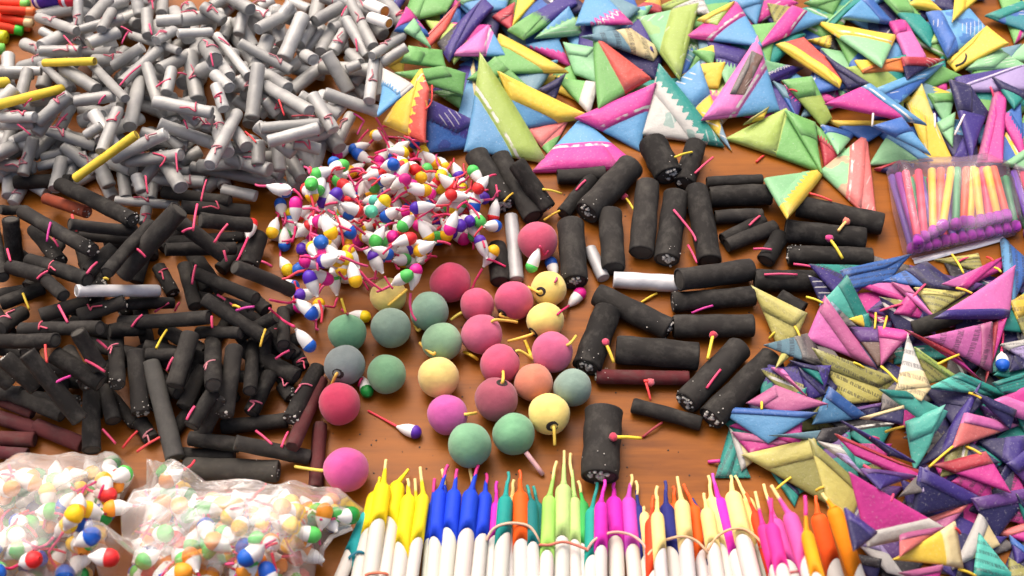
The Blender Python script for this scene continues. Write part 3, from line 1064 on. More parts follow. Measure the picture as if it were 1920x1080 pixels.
# seen ones: bulb and neck in a 3x detail whose corner is (470, 230)
SEEN = [
 ('blue',920,115,900,60),('magenta',490,180,560,130),('blue',580,150,640,130),('blue',600,175,650,200),('yellow',700,70,770,140),('blue',805,235,720,205),('yellow',860,170,760,190),
 ('yellow',970,160,970,240),('yellow',1040,230,960,200),('green',370,290,450,260),('green',520,240,430,280),('yellow',560,280,640,230),('green',490,325,560,370),
 ('purple',1170,300,1140,220),('red',730,285,640,310),('magenta',870,320,760,330),('yellow',960,310,900,260),('red',1130,360,1060,330),('green',1250,270,1300,330),('red',1280,370,1330,310),
 ('magenta',170,380,260,430),('yellow',985,380,880,400),('mint',700,440,640,410),('mint',680,500,630,430),('blue',760,530,850,520),('red',680,350,770,350),('magenta',610,380,540,350),
 ('purple',930,480,1010,470),('yellow',120,620,150,540),('red',265,520,340,510),('blue',220,555,240,640),('blue',190,690,205,600),('blue',400,675,330,580),('blue',560,620,460,550),
 ('red',600,500,520,500),('green',700,670,760,580),('purple',1040,560,940,530),('magenta',1120,600,1160,540),('purple',1230,555,1170,510),('green',1290,560,1220,470),
 ('blue',1380,580,1320,620),('yellow',1000,640,930,570),('red',900,650,790,690),('yellow',950,720,1050,710),('green',1080,760,1170,765),('yellow',1260,820,1205,740),('mint',985,850,1005,750),
 ('magenta',930,830,900,900),('blue',770,740,650,750),('green',870,770,800,820),('green',880,860,800,870),('yellow',590,890,560,790),('yellow',680,890,620,800),('magenta',430,880,310,880),
 ('yellow',210,830,170,760),('magenta',310,780,400,770),('purple',410,780,500,800),('blue',240,920,150,900),('purple',280,970,350,930),('green',640,1010,570,970),('purple',770,825,690,840)]
for (tp, a, b_, c_, d_) in SEEN:
    if any(math.hypot(470 + a / 3 - q_[0], 230 + b_ / 3 - q_[1]) < q_[2] + 18 for q_ in BALLS):
        continue
    popper(470 + a / 3, 230 + b_ / 3, math.atan2(d_ - b_, c_ - a), tp, 'mound', MG)
# single poppers lying apart
LOOSEP = [
 (580, 648, (548, 622), 'blue', [(530, 600), (505, 578)], 'blue tipped popper lowest at the edge of the mound above the black sticks'),
 (778, 810, (738, 795), 'purple', [(716, 784), (690, 770)], 'purple tipped popper lying alone on bare wood with its red tail'),
 (1088, 550, (1062, 575), 'magenta', [(1050, 585), (1045, 590)], 'magenta tipped popper lying alone between ball and fat black tube'),
 (688, 734, (680, 708), 'dark green', [(676, 712), (672, 724)], 'green tipped popper squeezed between green ball and crimson pink ball'),
 (997, 500, (1010, 480), 'green', [(1020, 478), (1028, 470)], 'green tipped popper just under the topmost rose ball'),
 (1033, 492, (1040, 512), 'blue', [(1044, 522), (1040, 530)], 'blue tipped popper peeping out beside the topmost rose ball'),
 (684, 594, (656, 588), 'yellow', [(648, 586), (640, 580)], 'yellow tipped popper lying above the green balls'),
 (585, 588, (560, 572), 'blue', [(540, 568), (505, 562)], 'blue tipped popper with a long tail pointing at the black sticks'),
 (1880, 684, (1882, 645), 'blue', [(1881, 625), (1880, 600)], 'single blue tipped popper on the paper triangles near the photo edge'),
 (472, 420, (462, 456), 'red', [(450, 478), (436, 506)], 'red tipped popper leaning over the black firecrackers'),
 (900, 452, (914, 478), 'purple', [(928, 490), (948, 500)], 'purple tipped popper whose tail reaches the slim grey tube')]
LATER = []
for (x, y, nk, tp, tl, lb) in LOOSEP:
    if x > 1500:
        LATER.append((x, y, nk, tp, tl, lb))
        continue
    popper(x, y, math.atan2(nk[1] - y, nk[0] - x), tp, 'mound', 'single poppers lying apart', label=lb, tail=tl, flat=(x in (688, 684, 778, 1088)))
for tl in TAILS:
    tail_of(*tl)
TAILS.clear()

# ------------------------------------------------------------------ packets of coloured sticks
def film_over(poly_px, name, mat, o, rings=22, nth=110, lift=.0012, wrink=.0012, base=None, dil=6):
    """a film draped over what the height field holds inside the outline"""
    W = [unproj(x, y, .001) for x, y in poly_px]
    xs, ys = [p.x for p in W], [p.y for p in W]
    cl = cells(min(xs) - .01, max(xs) + .01, min(ys) - .01, max(ys) + .01)
    sl_, X, Y = cl
    m = inside([(p.x, p.y) for p in W], X, Y)
    h = np.where(m, HF[sl_], 0).astype(np.float32)
    if base is not None:
        h = np.where(HF[sl_] > base[sl_] + 1e-4, h, 0).astype(np.float32)
    h0 = h.copy()
    for _ in range(dil):          # taut over the high points
        p = np.pad(h, 1, mode='edge')
        h = np.max([p[1:-1, 1:-1], p[:-2, 1:-1], p[2:, 1:-1], p[1:-1, :-2], p[1:-1, 2:]], axis=0)
    for _ in range(30):
        p = np.pad(h, 1, mode='edge')
        h = (p[1:-1, 1:-1] + p[:-2, 1:-1] + p[2:, 1:-1] + p[1:-1, :-2] + p[1:-1, 2:]) / 5
    for _ in range(2):            # and never under what it holds
        h = np.maximum(h, h0 + .0008)
        for _ in range(3):
            p = np.pad(h, 1, mode='edge')
            h = (p[1:-1, 1:-1] + p[:-2, 1:-1] + p[2:, 1:-1] + p[1:-1, :-2] + p[1:-1, 2:]) / 5
    def hs(x, y):
        i = min(max(int((x - X[0, 0]) / GR), 0), h.shape[1] - 1)
        j = min(max(int((y - Y[0, 0]) / GR), 0), h.shape[0] - 1)
        return float(h[j, i])
    cx, cy = sum(xs) / len(xs), sum(ys) / len(ys)
    pts = []
    nW = len(W)
    tot = sum((W[(i + 1) % nW] - W[i]).length for i in range(nW))
    for i in range(nW):
        a, b_ = W[i], W[(i + 1) % nW]
        k = max(2, int(round(nth * (b_ - a).length / tot)))
        pts += [a.lerp(b_, q_ / k) for q_ in range(k)]
    n_ = len(pts)
    ph = [random.uniform(0, 6.28) for _ in range(5)]
    V, F = [], []
    for k in range(rings + 1):
        r = 1 - (k / rings) ** 1.25 if k < rings else 0.02
        for i, p in enumerate(pts):
            x, y = cx + (p.x - cx) * r, cy + (p.y - cy) * r
            a = i / n_ * 6.28318
            z = hs(x, y) * min(1, (1 - r) * 9 + .05) + lift
            fold = math.sin(11 * a + ph[0] + 3 * math.sin(2 * a + ph[1])) * wrink * (r ** 2) + math.sin(140 * x + 90 * y + ph[2] + 2 * math.sin(110 * y + ph[3])) * wrink * .5
            fold += wrink * .8 * max(0, math.sin(60 * x - 150 * y + ph[4] + 2.5 * math.sin(40 * x + 30 * y))) ** 6
            V.append((x, y, max(z + fold * min(1, (1 - r) * 12), .0006)))
    for k in range(rings):
        for i in range(n_):
            j = (i + 1) % n_
            F.append((k * n_ + i, k * n_ + j, (k + 1) * n_ + j, (k + 1) * n_ + i))
    F.append(tuple(range(rings * n_, (rings + 1) * n_)))
    Mi = MATW[o.name].inverted()
    me_v = [Mi @ Vector(v_) for v_ in V]
    # orientation upwards
    a, b_, c_ = (Vector(V[F[0][0]]), Vector(V[F[0][1]]), Vector(V[F[0][2]]))
    if (b_ - a).cross(c_ - a).z < 0:
        F = [tuple(reversed(f)) for f in F]
    return part(name, me_v, F, mat, o), [Vector(v) for v in V[:n_]]

def stick(p1, p2, w_, cname, rgb, label_look, zone, group, tip_rgb=None, q=90):
    P1, P2, r = settle_tube(p1, p2, w_, q=q)
    L = (P2 - P1).length
    M = frame_from(P1, P2)
    o = root('coloured_stick', M, 'stick', group, label_look, ((p1[0] + p2[0]) / 2, (p1[1] + p2[1]) / 2), zone, None, 'stick')
    V, F = lathe([(-L / 2, r * .8), (-L / 2 + .0004, r), (0, r), (L / 2 - .0004, r), (L / 2, r * .8)], 9, .02)
    part('straw', V, F, M_PLASTIC, o, tint=lin(rgb))
    if tip_rgb:
        V, F = lathe([(L / 2 - .004, r * 1.02), (L / 2 - .003, r * 1.3), (L / 2, r * 1.45), (L / 2 + .0012, r * 1.1), (L / 2 + .0015, r * .3)], 9, .09)
        part('tip', V, F, M_POWDER, o, tint=lin(tip_rgb))
    hf_tube(P1, P2, r)
    return o

SC = {'yellow': (246, 190, 20), 'pink': (236, 70, 90), 'orange': (240, 96, 36), 'green': (60, 150, 90), 'lilac': (120, 90, 180), 'purple': (150, 50, 160)}
PKG = 'coloured sticks inside the lilac packet'
TIPC = (165, 48, 170)
for i in range(24):               # lower layer
    u_ = i / 23
    x1, x2 = 1680 + u_ * 205, 1715 + u_ * 190
    cn = random.choice(('lilac', 'green', 'pink', 'purple', 'orange'))
    stick((x1, 330 + random.uniform(-3, 5)), (x2, 468 - u_ * 40), 13, cn, SC[cn], f'{cn} stick low in the lilac packet', 'pack', PKG, TIPC)
for (x1, y1, x2, y2, cn) in [(1672,330,1712,470,'lilac'),(1684,326,1722,462,'purple'),(1698,322,1722,455,'pink'),(1722,320,1733,448,'pink'),(1747,318,1750,438,'yellow'),(1764,317,1762,432,'orange'),
        (1784,316,1767,426,'yellow'),(1795,316,1792,424,'green'),(1812,316,1806,420,'orange'),(1825,315,1818,420,'yellow'),(1828,316,1840,418,'yellow'),(1842,316,1856,414,'pink'),(1850,314,1872,412,'yellow'),(1862,314,1888,408,'orange')]:
    stick((x1, y1), (x2, y2), 15, cn, SC[cn], f'{cn} stick on top in the lilac packet', 'pack', PKG, TIPC)
pk = root('stick_packet', Matrix.Translation(unproj(1790, 395)), 'packet', 'lilac packets of coloured sticks', '', (1790, 395), 'pack',
          label='clear lilac packet full of coloured sticks, wholly in view')
_, rim = film_over([(1660, 318), (1700, 306), (1800, 302), (1875, 304), (1893, 330), (1918, 425), (1900, 445), (1800, 470), (1716, 492), (1692, 480), (1672, 400)], 'film', M_PACK, pk, lift=.0018, wrink=.0009, dil=10)
def strip(px_pts, wpx, mat, o, name, zoff=.001, tint=None):
    pts = []
    for (x, y) in px_pts:
        pts.append(surf(x, y, zoff))
    Mi = MATW[o.name].inverted()
    V, F = [], []
    for k, p in enumerate(pts):
        d = (pts[min(k + 1, len(pts) - 1)] - pts[max(k - 1, 0)]).normalized()
        s_ = d.cross(Vector((0, 0, 1))).normalized() * (wpx / 2 / pxm(p))
        for e_, dz in ((-1, 0), (0, .0008), (1, 0)):
            V.append(Mi @ (p + s_ * e_ + Vector((0, 0, dz + random.uniform(-.0002, .0002)))))
    for k in range(len(pts) - 1):
        for j in range(2):
            F.append((k * 3 + j, k * 3 + j + 1, k * 3 + 4 + j, k * 3 + 3 + j))
    return part(name, V, F, mat, o, tint=tint)
strip([(1712, 490), (1750, 481), (1790, 470), (1830, 460), (1880, 446)], 13, M_SEAM, pk, 'seal')
for i in range(12):
    u_ = i / 11
    cn = random.choice(('lilac', 'pink', 'green', 'purple', 'pink'))
    stick((1892 + u_ * 90, 322), (1930 + u_ * 80, 440), 14, cn, SC[cn], f'{cn} stick in the second lilac packet', 'pack', 'coloured sticks inside the second packet', TIPC)
pk2 = root('stick_packet', Matrix.Translation(unproj(1950, 390)), 'packet', 'lilac packets of coloured sticks', '', (1910, 380), 'pack',
           label='second lilac stick packet, cut off by the photo edge')
film_over([(1884, 316), (1920, 304), (2000, 300), (2010, 440), (1960, 460), (1925, 448), (1905, 390)], 'film', M_PACK, pk2, rings=16, nth=80, lift=.0018, wrink=.0009, dil=10)

# ------------------------------------------------------------------ folded paper firecrackers
def hull(pts):
    pts = sorted(set(pts))
    def half(ps):
        h = []
        for p in ps:
            while len(h) > 1 and (h[-1][0] - h[-2][0]) * (p[1] - h[-2][1]) - (h[-1][1] - h[-2][1]) * (p[0] - h[-2][0]) <= 0:
                h.pop()
            h.append(p)
        return h
    a, b_ = half(pts), half(pts[::-1])
    return a[:-1] + b_[:-1]

def settle_poly(pts, tmax=.45, q=93, lift=0.0):
    n = Vector((0, 0, 1))
    p0 = Vector((0, 0, .001))
    for _ in range(3):
        W = [on_plane(x, y, p0, n) for x, y in pts]
        c0 = sum(W, Vector()) / len(W)
        cl = cells(min(p.x for p in W), max(p.x for p in W), min(p.y for p in W), max(p.y for p in W))
        if cl is None:
            break
        sl_, X, Y = cl
        m = inside([(p.x, p.y) for p in W], X, Y)
        if m.sum() < 8:
            p0 = Vector((c0.x, c0.y, p0.z))
            break
        h = HF[sl_][m]
        xs, ys = X[m] - c0.x, Y[m] - c0.y
        if len(h) > 500:
            k = rs.choice(len(h), 500, False)
            h, xs, ys = h[k], xs[k], ys[k]
        best = None
        for bx in np.linspace(-tmax, tmax, 11):
            for by in np.linspace(-tmax, tmax, 11):
                a = np.percentile(h - bx * xs - by * ys, q)
                s_ = a + .0012 * math.hypot(bx, by)
                if best is None or s_ < best[0]:
                    best = (s_, a, bx, by)
        _, a, bx, by = best
        p0 = Vector((c0.x, c0.y, max(a, .0003) + lift))
        n = Vector((-bx, -by, 1)).normalized()
    return p0, n

def paper(pts, A, B=None, mode='e0', f=.4, zig=0, news=0, margin=0, C='white', T=None, zone='paper', group=None, tmax=.45, label=None, q=90, buried=False, fuse=None, p_=None, lift=0.0):
    if not buried:
        gx, gy = sum(p[0] for p in pts) / len(pts), sum(p[1] for p in pts) / len(pts)
        gk = 1.10 if zone == 'far' else 1.20
        pts = [(gx + (x - gx) * gk, gy + (y - gy) * gk) for x, y in pts]
    p0, n = settle_poly(pts, tmax, q, lift)
    if not buried:
        for _ in range(6):
            W = [on_plane(x, y, p0, n) for x, y in pts]
            c0 = sum(W, Vector()) / len(W)
            smp = [c0.lerp(q_, k_) + Vector((0, 0, .0035)) for q_ in W for k_ in (.3, .75)]
            if clear_share(smp) > .8:
                break
            p0 = p0 + Vector((0, 0, .0016))
    W = [on_plane(x, y, p0, n) for x, y in pts]
    c0 = sum(W, Vector()) / len(W)
    ex = (W[1] - W[0]).normalized()
    ey = n.cross(ex)
    M = Matrix((ex, ey, n)).transposed().to_4x4()
    M.translation = c0
    Mi = M.inverted()
    P2 = [(Mi @ p).to_2d() for p in W]
    hp = hull([(p.x, p.y) for p in P2])
    hp = [Vector(p) for p in hp]
    size = max((p - Vector((0, 0))).length for p in hp)
    area = abs(sum(hp[i].x * hp[(i + 1) % len(hp)].y - hp[(i + 1) % len(hp)].x * hp[i].y for i in range(len(hp)))) / 2
    if T is None:
        T = min(max(.0030, math.sqrt(area) * .16), .0050) * random.uniform(.85, 1.15) * (.85 if zone == 'far' else .66)
    pw = p_ or random.choice((4.0, 6.0, 9.0))
    # outline with small wobble, resampled
    B_ = []
    per = 9 if len(hp) == 3 else 7
    for i in range(len(hp)):
        a, b_ = hp[i], hp[(i + 1) % len(hp)]
        e = b_ - a
        nr = Vector((e.y, -e.x))
        if nr.length > 0:
            nr.normalize()
        bow = random.uniform(-.022, .014) * e.length
        for k in range(per):
            t_ = (k + (.0 if k else .06)) / per
            tt = .5 - .5 * math.cos(math.pi * t_) if True else t_
            B_.append(a + e * tt + nr * (bow * 4 * tt * (1 - tt)))
    nb = len(B_)
    cen = sum(hp, Vector((0, 0))) / len(hp)
    ph = [random.uniform(0, 6.28) for _ in range(6)]
    kf = 1.0 / max(size, .004)
    rdir = random.uniform(0, 6.28)
    rid = random.uniform(.10, .30) * T
    def wr(x, y):
        u_ = (x * math.cos(rdir) + y * math.sin(rdir)) * kf
        return (.055 * T * math.sin(5 * x * kf + ph[0] + 2 * math.sin(3 * y * kf + ph[1])) + .05 * T * math.sin(7 * y * kf + ph[2] + 1.5 * math.sin(4 * x * kf + ph[3]))
                + rid * (max(0, 1 - abs(u_) * 2.2) - .4))
    z_r = .34 * T
    def top(r, x, y):
        e_ = max(0.0, 1 - r ** pw)
        return z_r + (T - z_r) * e_ ** (1 / 2.0) + wr(x, y) * (1 - r ** 4)
    def r_of(p):
        d = Vector(p) - cen
        L_ = d.length
        if L_ < 1e-7:
            return 0
        best = 9
        for i in range(nb):
            a, b_ = B_[i] - cen, B_[(i + 1) % nb] - cen
            den = d.x * (b_.y - a.y) - d.y * (b_.x - a.x)
            if abs(den) < 1e-14:
                continue
            k = (a.x * (b_.y - a.y) - a.y * (b_.x - a.x)) / den
            s_ = (a.x * d.y - a.y * d.x) / den
            if k > 0 and -1e-6 <= s_ <= 1 + 1e-6:
                best = min(best, k)
        return min(1 / best, 1)
    # barycentric weights of the first, second and last photo corners drive the print
    v0, v1, v2 = P2[0], P2[1], P2[-1]
    den = (v1.y - v2.y) * (v0.x - v2.x) + (v2.x - v1.x) * (v0.y - v2.y)
    def bary(x, y):
        l0 = ((v1.y - v2.y) * (x - v2.x) + (v2.x - v1.x) * (y - v2.y)) / den
        l1 = ((v2.y - v0.y) * (x - v2.x) + (v0.x - v2.x) * (y - v2.y)) / den
        return l0, l1, 1 - l0 - l1
    k_ = int(mode[1])
    def uvf(x, y):
        l = bary(x, y)
        if mode[0] == 'e':        # a band along the edge k, k+1
            u_, v_ = f - l[(k_ + 2) % 3], l[(k_ + 1) % 3] - l[k_]
        else:                     # one side of the line through corner k
            u_, v_ = (l[(k_ + 2) % 3] - l[(k_ + 1) % 3]) * .5 + (f - .4), l[k_] * 1.2
        return (u_, v_)
    rings = (1.0, .985, .94, .84, .66, .42, .2)
    V, F, UV = [], [], []
    for r in rings:
        for b_ in B_:
            p = cen + (b_ - cen) * r
            V.append((p.x, p.y, top(r, p.x, p.y)))
            UV.append(uvf(p.x, p.y))
    V.append((cen.x, cen.y, top(0, cen.x, cen.y)))
    UV.append(uvf(cen.x, cen.y))
    ci = len(V) - 1
    for k in range(len(rings) - 1):
        for i in range(nb):
            j = (i + 1) % nb
            F.append((k * nb + i, k * nb + j, (k + 1) * nb + j, (k + 1) * nb + i))
    k = len(rings) - 1
    F += [(k * nb + i, k * nb + (i + 1) % nb, ci) for i in range(nb)]
    o0 = len(V)
    for r, z in ((.985, .16 * T), (.9, .02 * T), (.5, 0)):
        for b_ in B_:
            p = cen + (b_ - cen) * r
            V.append((p.x, p.y, z))
            UV.append(uvf(p.x, p.y))
    lo = [0, o0, o0 + nb, o0 + 2 * nb]
    for a_, b2 in zip(lo[:-1], lo[1:]):
        F += [(b2 + i, b2 + (i + 1) % nb, a_ + (i + 1) % nb, a_ + i) for i in range(nb)]
    F.append(tuple(reversed(range(o0 + 2 * nb, o0 + 3 * nb))))
    cols = A if not B else f'{A} and {B}'
    sz = 'small ' if area < 2.6e-4 else ('big ' if area > 8.5e-4 else '')
    shape = 'triangle' if len(hp) == 3 else 'packet'
    pr = 'newsprint ' if news else ''
    look = f"{'half buried ' if buried else ''}{sz}{cols} {pr}paper {shape}"
    px_ = (sum(p[0] for p in pts) / len(pts), sum(p[1] for p in pts) / len(pts))
    o = root('paper_firecracker', M, 'firecracker', group, look, px_, zone, label, f'paper {shape}')
    bo = part('packet_body', V, F, M_PAPER, o, uv=UV)
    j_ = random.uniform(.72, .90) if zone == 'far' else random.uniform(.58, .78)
    pst = random.uniform(.5, 1.0) if (random.random() < (.34 if zone == 'far' else .08) and not news) else 0.0
    def put(ob, a, b2):
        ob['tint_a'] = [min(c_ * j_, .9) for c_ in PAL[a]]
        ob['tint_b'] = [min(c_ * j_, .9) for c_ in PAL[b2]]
        ob['tint_c'] = list(PAL[C])
        ob['zigzag'] = float(zig)
        ob['newsprint'] = float(news)
        ob['margin'] = float(margin)
        ob['poster'] = pst
    put(bo, A, B or A)
    if not buried:
        # the last fold of the paper: a flap lying proud on the packet
        if mode[0] == 'e':
            a, b_, c_ = P2[0], P2[1], P2[-1]
            tri_ = [a, b_, c_]
            a, b_, c_ = tri_[k_], tri_[(k_ + 1) % 3], tri_[(k_ + 2) % 3]
            ff = f if (B and not zig) else .42
            quad = [a, b_, b_ + (c_ - b_) * ff, a + (c_ - a) * ff]
        else:
            tri_ = [P2[0], P2[1], P2[-1]]
            a, b_, c_ = tri_[k_], tri_[(k_ + 1) % 3], tri_[(k_ + 2) % 3]
            off = (f - .4)
            m_ = b_ + (c_ - b_) * min(max(.5 - off, .1), .9)
            quad = [a, m_, c_, a + (c_ - a) * .02]
        qc = sum(quad, Vector((0, 0))) / 4
        quad = [qc + (p - qc) * .95 for p in quad]
        na, nb2 = 9, 4
        FV, FU, FF = [], [], []
        for ly in (0, 1):
            for i in range(na):
                for j in range(nb2):
                    s_, t_ = i / (na - 1), j / (nb2 - 1)
                    p = quad[0].lerp(quad[1], s_).lerp(quad[3].lerp(quad[2], s_), t_)
                    r = min(r_of(p), .992)
                    FV.append((p.x, p.y, top(r, p.x, p.y) + (.00045 if ly == 0 else -.0001)))
                    uu = uvf(p.x, p.y)
                    FU.append((abs(uu[0]) + .012 if (B and not zig) else uu[0], uu[1]))
        g = lambda ly, i, j: ly * na * nb2 + i * nb2 + j
        sgn = (quad[1] - quad[0]).x * (quad[3] - quad[0]).y - (quad[1] - quad[0]).y * (quad[3] - quad[0]).x
        for i in range(na - 1):
            for j in range(nb2 - 1):
                FF.append((g(0, i, j), g(0, i + 1, j), g(0, i + 1, j + 1), g(0, i, j + 1)))
        for i in range(na - 1):
            FF.append((g(0, i, 0), g(1, i, 0), g(1, i + 1, 0), g(0, i + 1, 0)))
            FF.append((g(0, i + 1, nb2 - 1), g(1, i + 1, nb2 - 1), g(1, i, nb2 - 1), g(0, i, nb2 - 1)))
        for j in range(nb2 - 1):
            FF.append((g(0, 0, j + 1), g(1, 0, j + 1), g(1, 0, j), g(0, 0, j)))
            FF.append((g(0, na - 1, j), g(1, na - 1, j), g(1, na - 1, j + 1), g(0, na - 1, j + 1)))
        if sgn < 0:
            FF = [tuple(reversed(x_)) for x_ in FF]
        fl = part('folded_flap', FV, FF, M_PAPER, o, uv=FU)
        put(fl, A, B or A)
    # height field
    cl = cells(min(p.x for p in W), max(p.x for p in W), min(p.y for p in W), max(p.y for p in W))
    if cl is not None:
        sl_, X, Y = cl
        m = inside([(p.x, p.y) for p in W], X, Y)
        zt = c0.z - (n.x * (X - c0.x) + n.y * (Y - c0.y)) / n.z + T * .82
        HF[sl_] = np.maximum(HF[sl_], np.where(m, zt, 0))
    return o

TG = 'folded paper firecrackers heaped at the far side'
RG = 'folded newspaper firecrackers heaped by the candles'

def filler(poly, n, cols, zone, group, size=(50, 82)):
    for _ in range(n):
        x, y = rand_in(poly)
        a = random.uniform(0, 6.28)
        s = random.uniform(*size)
        pts = [(x + s * math.cos(a + k * 2.09 + random.uniform(-.3, .3)) * random.uniform(.8, 1.25), y + .8 * s * math.sin(a + k * 2.09 + random.uniform(-.3, .3))) for k in range(3)]
        A, B = random.choice(cols), random.choice(cols)
        paper(pts, A, B if B != A else None, random.choice(('e0', 'e1', 'v0')), .4, random.random() < .35, 1 if (zone == 'near' and random.random() < .35) else 0, random.random() < .4, zone=zone, group=group, buried=True, q=85)

